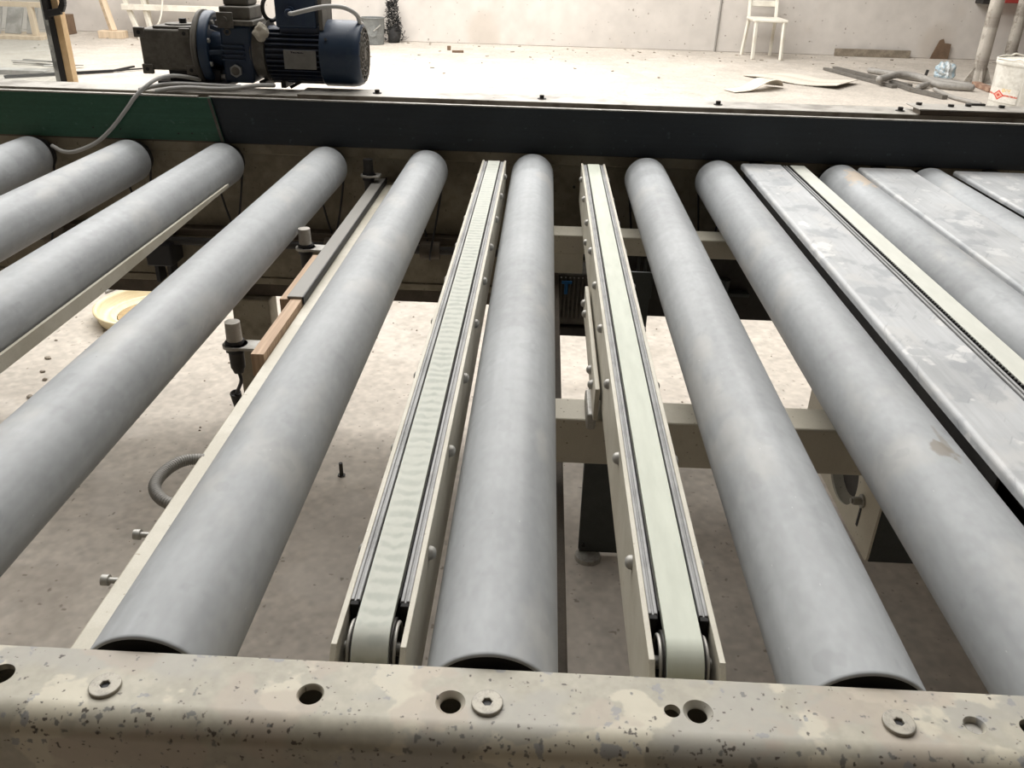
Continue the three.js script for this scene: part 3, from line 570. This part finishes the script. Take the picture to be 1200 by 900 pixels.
  // name plate
  const pw = 256, ph = 128, np = tex(pw, ph, 1, 1, (u, v) => {
    let k = 120 + (fbm(u, v, 8, 4, 4, 701) - .5) * 20; let c = [k, k * .985, k * .95]; const x = u * pw, y = (1 - v) * ph;
    if (y > 8 && y < 22 && x > 58 && x < 160) { if (x < 74 ? Math.abs(x - 66) < (22 - y) * .6 : (y > 11 && y < 20 && hash((x / 4) | 0, (y / 8) | 0, 7) > .25)) c = [38, 40, 46]; }
    return c;
  });
  const pl = bx(-.765, -.67, 1.10, 1.152, Z + .0885, Z + .0915, .001); { const p = pl.attributes.position, uv = pl.attributes.uv; for (let i = 0; i < p.count; i++) uv.setXY(i, (p.getX(i) + .765) / .095, (p.getY(i) - 1.10) / .052); }
  part(t, 'name_plate', pl, mat({ map: np, roughness: .5, metalness: .2 }), 'grey rating plate');
  // fan cover with spiral grille
  const fc = part(t, 'fan_cover', (() => { const g = lathe([[.09, 0], [.0935, .004], [.0935, .082], [.091, .1], [.084, .113], [.076, .118], [.074, .114], [.083, .1], [.086, .08], [.086, .0]], 56); g.rotateZ(-Math.PI / 2); g.translate(-.662, YA, Z); return g; })(), motorBlue);
  part(fc, 'dark_disc', cyl([-.562, YA, Z], [-.556, YA, Z], .082, .082, 40), black);
  const gr = []; for (const r of [.018, .032, .046, .060, .074]) { const g = new THREE.TorusGeometry(r, .0022, 6, 44); g.rotateY(Math.PI / 2); g.translate(-.545, YA, Z); gr.push(uvBox(g)); }
  for (let i = 0; i < 14; i++) { const p = []; for (let k = 0; k <= 6; k++) { const r = .014 + k * .0105, a = i * Math.PI / 7 + k * .16; p.push([-.545, YA + r * Math.sin(a), Z + r * Math.cos(a)]); } gr.push(tube(p, .0022, 12, 5)); }
  gr.push(cyl([-.548, YA, Z], [-.542, YA, Z], .016)); part(fc, 'grille', merge(gr), castGrey);
  for (const a of [.5, 2.6]) part(fc, 'screw', cyl([-.64, YA + .093 * Math.sin(a), Z + .093 * Math.cos(a)], [-.64, YA + .099 * Math.sin(a), Z + .099 * Math.cos(a)], .004), darkSteel);
  part(t, 'base_block', merge([bx(-1.125, -.97, 1.052, 1.086, Z - .06, Z + .06, .003), bx(-1.155, -.94, 1.0412, 1.053, Z - .005, Z + .08, .002)]), black);
  part(t, 'foot_bracket', merge([bx(-.855, -.835, 1.041, 1.06, Z - .05, Z + .06, .002), bx(-.79, -.775, 1.041, 1.062, Z - .03, Z + .06, .002), bar([-.765, 1.042, Z + .05], [-.73, 1.06, Z + .03], .008, .008)]), darkSteel);
  // crumpled tape on the joint
  const ic = new THREE.IcosahedronGeometry(.019, 4), p = ic.attributes.position; for (let i = 0; i < p.count; i++) { const x = p.getX(i), y = p.getY(i), z = p.getZ(i), k = 1 + .5 * (noise(x * 110 + 50, y * 110 + 50, 999, 999, 5) - .5) + .3 * (noise(z * 160 + 50, y * 160 + 50, 999, 999, 8) - .5); p.setXYZ(i, x * k * 1.1 - .832, y * k * 1.35 + 1.195, z * k * .8 + Z + .075); } ic.computeVertexNormals();
  part(t, 'tape_wrap', uvBox(ic), mat({ color: 0xb9b2a4, roughness: .9 }), 'crumpled pale tape');
  part(t, 'supply_cable', tube([[-.74, 1.25, Z + .09], [-.72, 1.252, Z + .108], [-.68, 1.262, Z + .12], [-.63, 1.272, Z + .11], [-.585, 1.27, Z + .08], [-.556, 1.25, Z + .04], [-.553, 1.225, Z + .01], [-.56, 1.2, Z - .05], [-.6, 1.05, Z - .115]], .0062, 60, 12), cableGrey);
})();
single('loose_cable', 'grey cable hanging over the green plate with a cut free end', 'cable', tube([[-1.432, .884, -2.47], [-1.40, .871, -2.463], [-1.36, .873, -2.462], [-1.30, .898, -2.472], [-1.25, .938, -2.478], [-1.20, .99, -2.48], [-1.17, 1.025, -2.484], [-1.14, 1.054, -2.50], [-1.115, 1.072, -2.53], [-1.09, 1.076, -2.57], [-1.06, 1.07, -2.60], [-1.03, 1.06, -2.625]], .0057, 80, 12), cableGrey, [-1.2, .87, -2.48]);
single('loose_cable', 'grey cable lying along the ledge in front of the motor flange', 'cable', tube([[-1.115, 1.041, -2.515], [-1.08, 1.047, -2.525], [-1.03, 1.05, -2.535], [-.96, 1.048, -2.54], [-.90, 1.05, -2.545], [-.84, 1.058, -2.56], [-.80, 1.054, -2.60]], .0062, 60, 12), cableGrey, [-1.0, 1.043, -2.53]);
single('loose_cable', 'grey cable branching off behind the hanging cable towards the black motor base', 'cable', tube([[-1.17, 1.041, -2.53], [-1.13, 1.050, -2.545], [-1.08, 1.055, -2.56], [-1.02, 1.053, -2.575], [-.96, 1.05, -2.585], [-.9, 1.047, -2.60]], .0062, 60, 12), cableGrey, [-1.05, 1.043, -2.56]);

// ---------------------------------------------------------------- the floor under and behind
single('floor_bolt', 'rusty stud bolt sticking out of the floor left of the rippled belt', 'bolt', merge([cyl([-.567, 0, -2.135], [-.567, .045, -2.135], .006, .006, 12), cyl([-.567, 0, -2.135], [-.567, .004, -2.135], .012, .012, 6)]), darkSteel, [-.567, 0, -2.135]);
(() => {
  const t = thing('tub', 'pale yellow plastic tub with dried residue on the floor behind the frame', 'tub', [-1.615, 0, -3.27]);
  const yel = mat({ map: mottled([228, 214, 178], [212, 192, 148], .8, 801, 256, .3), roughness: .5 });
  const cx = -1.615, cz = -3.27;
  part(t, 'shell', lathe([[0, 0], [.205, 0], [.215, .012], [.228, .05], [.232, .052], [.232, .058], [.222, .06], [.212, .05], [.2, .022], [.178, .018], [.17, .03], [.158, .03], [.15, .012], [0, .012]], 64).translate(cx, 0, cz), yel);
  part(t, 'residue', lathe([[0, .02], [.11, .019], [.14, .015], [.146, .0122], [0, .0122]], 40).translate(cx, 0, cz), mat({ map: mottled([176, 152, 112], [146, 120, 84], .9, 811, 256, .3), roughness: .8 }));
})();
function lump(s, sx, sy, sz, x, y, z, sd, det = 1) {
  const g = new THREE.IcosahedronGeometry(s, det), p = g.attributes.position, c = Math.cos(sd), q = Math.sin(sd);
  for (let i = 0; i < p.count; i++) { const a = p.getX(i), b = p.getY(i), d = p.getZ(i), k = .75 + .5 * noise(a / s * 1.7 + 9 + sd, b / s * 1.7 + d / s + 9, 99, 99, (sd * 10) | 0); const X = a * k * sx, Z = d * k * sz; p.setXYZ(i, X * c - Z * q + x, Math.max(0, b * k * sy + s * sy * .6) + y, X * q + Z * c + z); }
  g.computeVertexNormals(); return uvBox(g);
}
const stoneMat = mat({ map: mottled([150, 140, 126], [112, 102, 90], 1, 821, 128, .1), roughness: .95 });
(() => {
  const L = [];
  const near = [[-1.893, -2.99], [-1.76, -2.66], [-1.743, -2.53], [-1.80, -2.72], [-1.72, -2.64], [-1.98, -3.5], [-1.84, -2.83], [-1.70, -2.78]];
  for (const [x, z] of near) L.push(lump(rr(.005, .011), 1.3, .6, 1, x, 0, z, rr(0, 6)));
  for (let i = 0; i < 260; i++) { const z = rr(-4.2, -1.0), x = rr(-2.6, 1.6); L.push(lump(rr(.0015, .005), 1.2, .6, 1, x, 0, z, rr(0, 6), 0)); }
  for (let i = 0; i < 170; i++) { const z = -14.2 + Math.abs(rr(-1, 1) * rr(0, 1)) * 3.5, x = rr(-8, 8); L.push(lump(rr(.006, .022), rr(1, 2.4), .45, 1, x, 0, z, rr(0, 6), 0)); }
  for (let i = 0; i < 60; i++) L.push(lump(rr(.004, .009), 1.3, .5, 1, rr(-5, 6), 0, rr(-12, -4.5), rr(0, 6), 0));
  const m = single('debris', 'small stones and crumbs strewn over the dusty floor', 'debris', merge(L), stoneMat); m.userData.kind = 'stuff';
})();
single('cable_scrap', 'curled scrap of pale cable on the floor under the left rollers', 'cable', tube([[-2.02, .008, -3.48], [-1.98, .02, -3.53], [-1.94, .028, -3.60], [-1.91, .012, -3.56], [-1.93, .008, -3.50]], .007, 30, 8), cableGrey, [-1.97, 0, -3.53]);

// ---------------------------------------------------------------- far side of the hall
(() => {
  const t = thing('plastic_chair', 'white plastic chair standing by the far wall', 'chair', [3.2, 0, -13.66]);
  const z0 = -13.36, z1 = -13.96, legs = [[3.01, z0, 3.0], [3.42, z0, 3.4], [2.97, z1, 3.0], [3.40, z1, 3.39]];
  for (const [x, z, xt] of legs) part(t, 'leg', bar([x, 0, z], [xt, .52, z + (z < -13.6 ? .05 : -.03)], .045, .045, .008), whitePlastic);
  part(t, 'seat', bx(2.96, 3.45, .505, .545, -13.93, -13.36, .015, 2), whitePlastic);
  for (const x of [2.99, 3.39]) part(t, 'back_post', bar([x, .53, -13.9], [x, 1.05, -14.05], .045, .045, .008), whitePlastic);
  for (const y of [.72, .86, .99]) part(t, 'back_slat', bx(2.99, 3.41, y - .04, y + .04, -13.99 - (y - .7) * .2, -13.965 - (y - .7) * .2, .008), whitePlastic);
})();
const postMat = mat({ map: mottled([188, 182, 172], [128, 120, 110], 1, 831, 512, .5, .25, [96, 80, 66]), roughness: .6, metalness: .1 });
(() => {
  const mk = (label, x, z, b) => {
    const t = thing('steel_post', label, 'post', [x, 0, z]);
    part(t, 'tube', cyl([x, 0, z], [x, 2.6, z], .085, .085, 8), postMat);
    part(t, 'base_plate', bx(x - .19, x + .19, 0, .015, z - .17, z + .17, .004), postMat);
    for (const s of [-1, 1]) { part(t, 'gusset', prism([[x + s * .08, .015], [x + s * .18, .015], [x + s * .08, .2]].sort((a, q) => 0), .012).translate(0, 0, z + .02), postMat); }
    part(t, 'gusset', (() => { const g = prism([[.08, .015], [.16, .015], [.08, .2]], .012); g.rotateY(-Math.PI / 2); g.translate(x, 0, z); return g; })(), postMat);
  };
  mk('stained pale steel post with a flared base behind the hoses', 5.43, -11.5);
  mk('second pale steel post close to the wall at the right edge', 6.88, -13.75);
  const r = thing('red_shelf', 'red metal shelf edge at the top right by the wall', 'shelf', [6.4, .7, -14.1]);
  part(r, 'board', bx(6.72, 8.2, .825, .90, -14.3, -14.0, .006), redPaint);
  part(r, 'bracket', bx(6.42, 6.719, .80, .90, -14.3, -14.05, .01), darkSteel);
})();
(() => {   // white drum at the right edge
  const t = thing('plastic_drum', 'dusty white plastic drum with torn rim and red hazard diamond', 'drum', [4.75, 0, -8.9]);
  const x = 4.75, z = -8.9, drumMat = mat({ map: mottled([206, 204, 196], [176, 172, 162], .8, 841, 512, .5, .2, [150, 140, 126]), roughness: .6 });
  part(t, 'shell', lathe([[0, 0], [.33, 0], [.345, .015], [.352, .3], [.36, .515], [.37, .52], [.37, .55], [.358, .555], [.345, .55], [.338, .08], [0, .08]], 56).translate(x, 0, z), drumMat);
  part(t, 'lid', lathe([[0, .535], [.3, .535], [.343, .545], [.345, .552], [0, .542]], 40).translate(x, 0, z), whitePlastic);
  const f = []; for (let i = 0; i < 40; i++) { const a = i / 40 * Math.PI * 2; f.push([x + .362 * Math.cos(a), .555 + .014 * noise(i * .7, 3, 28, 28, 9) + (i % 13 === 3 ? .02 : 0), z + .362 * Math.sin(a)]); }
  part(t, 'torn_rim', tube(f, .009, 120, 6, true), whitePlastic);
  // printed label wraps on the curved side
  const lab = tex(512, 256, 1, 1, (u, v) => {
    const X = u * 512, Y = (1 - v) * 256; let c = [203, 199, 190];
    if (Math.abs(Y - 128 + Math.sin(X * .02) * 5) < 15 && hash((X / 14) | 0, (Y / 9) | 0, 3) > .12) c = [186, 92, 74];
    const d = Math.abs(X - 256) + Math.abs(Y - 128); if (d < 92) c = d > 66 ? [190, 52, 44] : d > 30 ? [206, 150, 132] : [176, 60, 48];
    if (Y < 70 && X > 300 && X < 420 && hash((X / 10) | 0, (Y / 12) | 0, 4) > .5) c = [206, 178, 120];
    const k = (fbm(u, v, 30, 14, 3, 851) - .5) * 30; return [c[0] + k, c[1] + k, c[2] + k];
  });
  const g = new THREE.CylinderGeometry(.3545, .3530, .13, 40, 1, true, -1.92, 1.15); g.translate(x, .245, z);
  part(t, 'printed_label', g, mat({ map: lab, roughness: .6 }), 'red diamond label');
})();
// hoses, rods and bits on the floor at right
const hoseMat = mat({ map: mottled([156, 152, 146], [128, 124, 118], .8, 861, 256, .3), roughness: .65 });
const rodMat = mat({ map: mottled([104, 100, 94], [82, 78, 72], .8, 871, 256, .3), roughness: .7 });
single('metal_bar', 'long dark flat bar on the floor, front one of the pair left of the hoses', 'bar', bar([3.80, .02, -12.4], [4.18, .02, -10.85], .075, .03), rodMat, [4, 0, -11.6]);
single('metal_bar', 'long dark flat bar on the floor, rear one of the pair left of the hoses', 'bar', bar([3.97, .02, -12.55], [4.42, .02, -11.0], .07, .03), rodMat, [4.2, 0, -11.8]);
single('metal_bar', 'bent dark channel bar sticking out in front of the hoses', 'bar', merge([bar([4.27, .025, -11.2], [4.30, .025, -10.6], .075, .04), bar([4.30, .025, -10.6], [4.47, .025, -10.1], .075, .04)]), rodMat, [4.4, 0, -10.6]);
single('hose', 'thick grey hose curving across the bars with its open end at left', 'hose', tube([[4.03, .085, -10.98], [4.15, .09, -11.1], [4.40, .10, -11.35], [4.62, .085, -11.3], [4.72, .055, -10.98], [4.86, .045, -10.85], [5.06, .045, -10.8]], .042, 60, 12), hoseMat, [4.5, 0, -11]);
single('hose', 'second grey hose lying farther back behind the first one', 'hose', tube([[4.33, .04, -12.2], [4.52, .04, -11.9], [4.66, .045, -11.6], [4.93, .04, -11.3], [5.12, .04, -11.0]], .038, 50, 12), hoseMat, [4.7, 0, -11.5]);
single('hose', 'short stub of grey hose between the crossing hoses', 'hose', tube([[4.42, .035, -10.75], [4.5, .04, -10.85], [4.62, .04, -11.0]], .034, 20, 10), hoseMat, [4.5, 0, -10.9]);
single('thin_pipe', 'thin grey pipe running from the hoses towards the clamp bar', 'pipe', tube([[4.60, .025, -10.72], [4.58, .025, -10.5], [4.57, .025, -10.1], [4.68, .025, -9.7]], .022, 40, 10), hoseMat, [4.6, 0, -10.3]);
single('metal_pin', 'small upright dark pin on the floor beside the crumpled bag', 'pin', cyl([4.88, 0, -11.75], [4.90, .12, -11.75], .018), darkSteel, [4.88, 0, -11.75]);
(() => {
  const g = new THREE.IcosahedronGeometry(.105, 5), p = g.attributes.position; for (let i = 0; i < p.count; i++) { const x = p.getX(i), y = p.getY(i), z = p.getZ(i), k = .6 + .9 * Math.abs(noise(x * 22 + 50, y * 22 + z * 9 + 50, 999, 999, 31) - .5) + .6 * noise(z * 13 + 50, y * 13 + 50, 999, 999, 33); p.setXYZ(i, x * k * 1.0 + 5.12, Math.max(0, y * k + .085), z * k + -11.75); } g.computeVertexNormals();
  single('crumpled_bag', 'crumpled white and pale blue plastic bag beside the post base', 'bag', uvBox(g), mat({ map: tex(256, 256, .2, .2, (u, v) => mix3([200, 204, 204], [156, 176, 186], sstep(.48, .66, fbm(u, v, 4, 4, 4, 881)))), roughness: .4 }), [5.12, 0, -11.75]);
})();
single('brick_piece', 'reddish brick fragment lying in front of the post base', 'brick', bar([5.33, .03, -11.3], [5.29, .03, -10.75], .09, .05, .004), mat({ map: mottled([168, 140, 120], [130, 98, 80], 1, 891, 128, .2), roughness: .95 }), [5.3, 0, -11]);
single('brick_piece', 'pale brick fragment at the right side of the post base', 'brick', bar([5.52, .03, -11.1], [5.75, .03, -11.15], .08, .05, .004), mat({ map: mottled([178, 156, 138], [140, 112, 94], 1, 893, 128, .2), roughness: .95 }), [5.6, 0, -11.1]);
function sag(pts, w, th, fn) {   // a thin sheet strip through points with its own thickness
  const s = new THREE.CatmullRomCurve3(pts.map(p => V(...p))), out = []; let prev = null; for (let i = 0; i <= 24; i++) { const q = s.getPoint(i / 24); if (prev) out.push(bar([prev.x, prev.y, prev.z], [q.x, q.y, q.z], w, th, .0005)); prev = q; } return merge(out);
}
single('cardboard_sheet', 'thin warped sheet lying on the floor in front of the chair', 'sheet', sag([[2.80, .01, -11.7], [3.0, .03, -11.4], [3.3, .012, -11.1], [3.62, .05, -10.85]], .7, .008), mat({ map: mottled([206, 200, 188], [184, 174, 158], .8, 901, 256, .4), roughness: .9 }), [3.2, 0, -11.2]);
single('paper_scrap', 'curled pale paper strip lying on the floor left of the warped sheet', 'paper', sag([[2.08, .01, -10.15], [2.3, .03, -10.25], [2.48, .11, -10.35], [2.62, .10, -10.5], [2.7, .02, -10.65]], .22, .006), mat({ map: mottled([214, 206, 192], [180, 170, 154], .8, 903, 256, .4), roughness: .9 }), [2.4, 0, -10.4]);
single('wood_plank', 'grey plank lying along the foot of the far wall right of the chair', 'plank', bx(4.45, 5.6, 0, .11, -14.24, -14.19, .004), mat({ map: mottled([146, 135, 119], [118, 108, 94], .9, 911, 256, .4), roughness: .9 }), [5, 0, -14.2]);
single('cardboard_flap', 'brown cardboard offcut leaning against the wall left of the post', 'cardboard', prism([[5.93, 0], [6.2, 0], [6.2, .22], [6.1, .23], [6.07, .29], [6.02, .27], [5.98, .16]], .02).translate(0, 0, -14.26), cardboard, [6.06, 0, -14.25]);
single('wall_conduit', 'thin dark conduit running up the far wall left of the chair', 'conduit', cyl([2.62, 0, -14.285], [2.66, 3.4, -14.285], .016, .016, 10), mat({ color: 0x8d8a84, roughness: .7 }), [2.62, 0, -14.285]);

// bin and tangle behind the motor
(() => {
  const t = thing('bin', 'grey dented bin standing against the far wall behind the motor', 'bin', [-2.64, 0, -13.8]), x = -2.64, z = -13.8;
  const bm = mat({ map: mottled([132, 134, 132], [108, 110, 108], .9, 921, 256, .4), roughness: .6, metalness: .15 });
  part(t, 'shell', lathe([[0, 0], [.155, 0], [.16, .01], [.178, .36], [.186, .365], [.186, .378], [.176, .38], [.17, .37], [.152, .02], [0, .02]], 40).translate(x, 0, z), bm);
  part(t, 'side_badge', cyl([x + .02, .19, z + .166], [x + .02, .19, z + .172], .075, .075, 24), bm);
  part(t, 'handle', bar([x + .04, .2, z + .178], [x + .15, .29, z + .15], .016, .016), zinc);
  const L = []; for (let i = 0; i < 420; i++) {
    const h = Math.pow(rnd(), .8) * .62, w = .15 * (1 - h / .75) + .02, cx = -2.37 + rr(-w, w) - h * .02, cz = -14.12 + rr(-.1, .1) * (1 - h), a = rr(0, 6.28), l = rr(.03, .09);
    L.push(bar([cx, h, cz], [cx + Math.cos(a) * l, Math.max(.005, h + rr(-.05, .08)), cz + Math.sin(a) * l * .6], rr(.006, .022), .004, .0005));
  }
  L.push(lump(.13, 1, 1.3, .7, -2.37, 0, -14.12, 2, 3));
  const m = single('dry_tangle', 'black tangle of shredded netting heaped beside the grey bin', 'tangle', merge(L), mat({ color: 0x2b2a29, roughness: .95 }), [-2.37, 0, -14.12]);
})();
single('wood_offcut', 'brown wooden offcut on the floor in front of the far wall', 'wood', bar([-1.36, .015, -13.05], [-1.20, .015, -13.08], .06, .03, .004), cardboard, [-1.27, 0, -13.1]);
single('wood_offcut', 'small dark block on the floor just behind the brown offcut', 'wood', bx(-1.46, -1.41, 0, .06, -13.35, -13.3, .004), cardboard, [-1.43, 0, -13.32]);

// wooden prop, bench and odds at upper left
(() => {
  const t = thing('wooden_prop', 'pale wooden prop standing on a wood block by the far wall', 'prop', [-6.52, 0, -13.5]);
  part(t, 'post', bar([-6.50, .1, -13.5], [-6.72, .9, -13.62], .09, .07, .004), paleWood);
  part(t, 'block', bx(-6.70, -6.33, 0, .105, -13.6, -13.4, .006), paleWood);
  const b = thing('bench', 'whitewashed wooden bench behind the gearbox', 'bench', [-5.5, 0, -13.6]);
  part(b, 'rail', bx(-6.3, -4.6, .40, .48, -13.5, -13.45, .004), whitePlastic);
  part(b, 'top', bx(-6.35, -4.55, .70, .74, -13.95, -13.4, .004), whitePlastic);
  for (const [x, xt] of [[-6.1, -6.3], [-5.92, -6.0], [-4.75, -4.65]]) part(b, 'leg', bar([x, 0, -13.5], [xt, .70, -13.52], .06, .06, .004), whitePlastic);
  for (const x of [-6.1, -4.75]) part(b, 'rear_leg', bar([x, 0, -13.9], [x, .70, -13.88], .06, .06, .004), whitePlastic);
  single('loose_cable', 'thin pale cable drooping in front of the bench', 'cable', tube([[-5.6, .82, -13.38], [-5.63, .5, -13.34], [-5.7, .26, -13.3], [-5.86, .12, -13.3], [-6.0, .05, -13.3], [-5.7, .015, -13.2]], .013, 50, 8), whitePlastic, [-5.8, 0, -13.3]);
  const s = thing('crowbar', 'dark forked iron bar lying on the bright floor right of the glass door', 'bar', [-5.1, 0, -9.9]);
  part(s, 'rod', bar([-5.8, .02, -9.38], [-4.93, .02, -10.05], .05, .025), blackMatte); part(s, 'fork', merge([bar([-4.93, .02, -10.05], [-4.83, .03, -10.38], .03, .02), bar([-4.93, .02, -10.05], [-4.70, .02, -10.30], .025, .015)]), blackMatte);
  single('floor_rod', 'long thin dark rod on the floor behind the glass door', 'rod', bar([-7.2, .015, -9.75], [-5.9, .015, -9.42], .03, .025), rodMat, [-6.5, 0, -9.6]);
})();
(() => {   // glass door leaf
  const t = thing('glass_door', 'dusty glass door leaf with black handle and wooden stile at upper left', 'door', [-2.7, 0, -4]);
  const frameGrey = mat({ map: mottled([176, 180, 180], [120, 124, 124], 1, 931, 256, .15, .25, [50, 50, 50]), roughness: .5 });
  part(t, 'metal_stile', bx(-2.226, -2.203, .0, 2.1, -4.03, -3.985, .002), frameGrey);
  part(t, 'seal', bx(-2.203, -2.176, .0, 2.1, -4.03, -3.98, .003), black);
  part(t, 'wood_stile', bx(-2.176, -2.146, .0, 2.1, -4.03, -3.985, .002), mat({ map: mottled([206, 178, 138], [190, 160, 120], .8, 935, 256, .3), roughness: .7 }));
  part(t, 'bottom_rail', bx(-3.4, -2.226, 0, .1, -4.03, -3.985, .002), frameGrey); part(t, 'top_rail', bx(-3.4, -2.226, 2.0, 2.1, -4.03, -3.985, .002), frameGrey); part(t, 'metal_stile', bx(-3.45, -3.4, 0, 2.1, -4.03, -3.985, .002), frameGrey);
  part(t, 'pane', bx(-3.4, -2.226, .1, 2.0, -4.009, -4.003, .001), new THREE.MeshPhysicalMaterial({ color: 0xf1f4f4, transmission: 1, thickness: 0, roughness: .16, ior: 1.5 }));
  part(t, 'handle', merge([bar([-2.19, 1.115, -3.96], [-2.125, 1.128, -3.96], .022, .028, .004), bar([-2.125, 1.128, -3.96], [-2.108, 1.16, -3.96], .022, .026, .004), bar([-2.108, 1.155, -3.96], [-2.108, 1.31, -3.96], .022, .026, .004), bar([-2.108, 1.305, -3.96], [-2.19, 1.33, -3.96], .022, .028, .004), bx(-2.2, -2.182, 1.09, 1.36, -3.98, -3.95, .003)]), black);
  // bench seen through the glass
  const b = thing('stone_rack', 'rough wooden rack with grey dusty slabs leaning behind the glass door', 'rack', [-7.8, 0, -13.1]);
  part(b, 'rail', bx(-8.6, -7.25, .43, .50, -13.05, -12.98, .004), paleWood);
  for (const x of [-7.46, -8.5]) part(b, 'post', bx(x, x + .07, .05, .44, -13.06, -12.98, .004), paleWood);
  part(b, 'foot', bx(-8.6, -7.3, 0, .05, -13.5, -12.9, .004), paleWood);
  [[-8.45, .36, .28], [-8.15, .40, .27], [-7.86, .34, .25], [-7.6, .42, .16]].forEach(([x, h, w], i) => single('stone_slab', ['leftmost', 'second', 'third', 'rightmost'][i] + ' grey dusty slab leaning on the rack behind the glass', 'slab', bar([x, .05, -13.1 - i * .04], [x + .02, .05 + h, -13.3 - i * .03], w, .025, .003), dusty, [x, .05, -13.2], 'slabs behind the glass'));
  const j = []; for (let i = 0; i < 14; i++) { const x = rr(-6.7, -5.7), z = rr(-10.6, -9.7), a = rr(-.5, .5); j.push(bar([x, .02 + i * .004, z], [x + Math.cos(a) * rr(.3, .7), .02 + i * .004, z + Math.sin(a) * .5], rr(.02, .06), .012)); }
  const lab = ['a long grey strip', 'a dark narrow strip', 'a pale flat strip', 'a short grey strip', 'a thin brown strip', 'a wide pale strip', 'a bent grey strip'];
  j.slice(0, 7).forEach((g, i) => single('metal_strip', lab[i].slice(2) + ' in the scrap heap seen through the glass door', 'strip', g, i % 3 ? rodMat : dusty, null, 'scrap strips behind the glass'));
  single('pale_board', 'pale flat board lying on the floor in front of the scrap heap behind the glass', 'board', bx(-6.3, -5.5, 0, .05, -9.85, -9.65, .004), dusty, [-5.9, 0, -9.75]);
})();
single('carton', 'brown carton standing by the far wall right of the glass door', 'carton', bx(-7.55, -7.3, 0, .28, -13.95, -13.75, .006), cardboard, [-7.4, 0, -13.85]);

renderer.render(scene, camera);
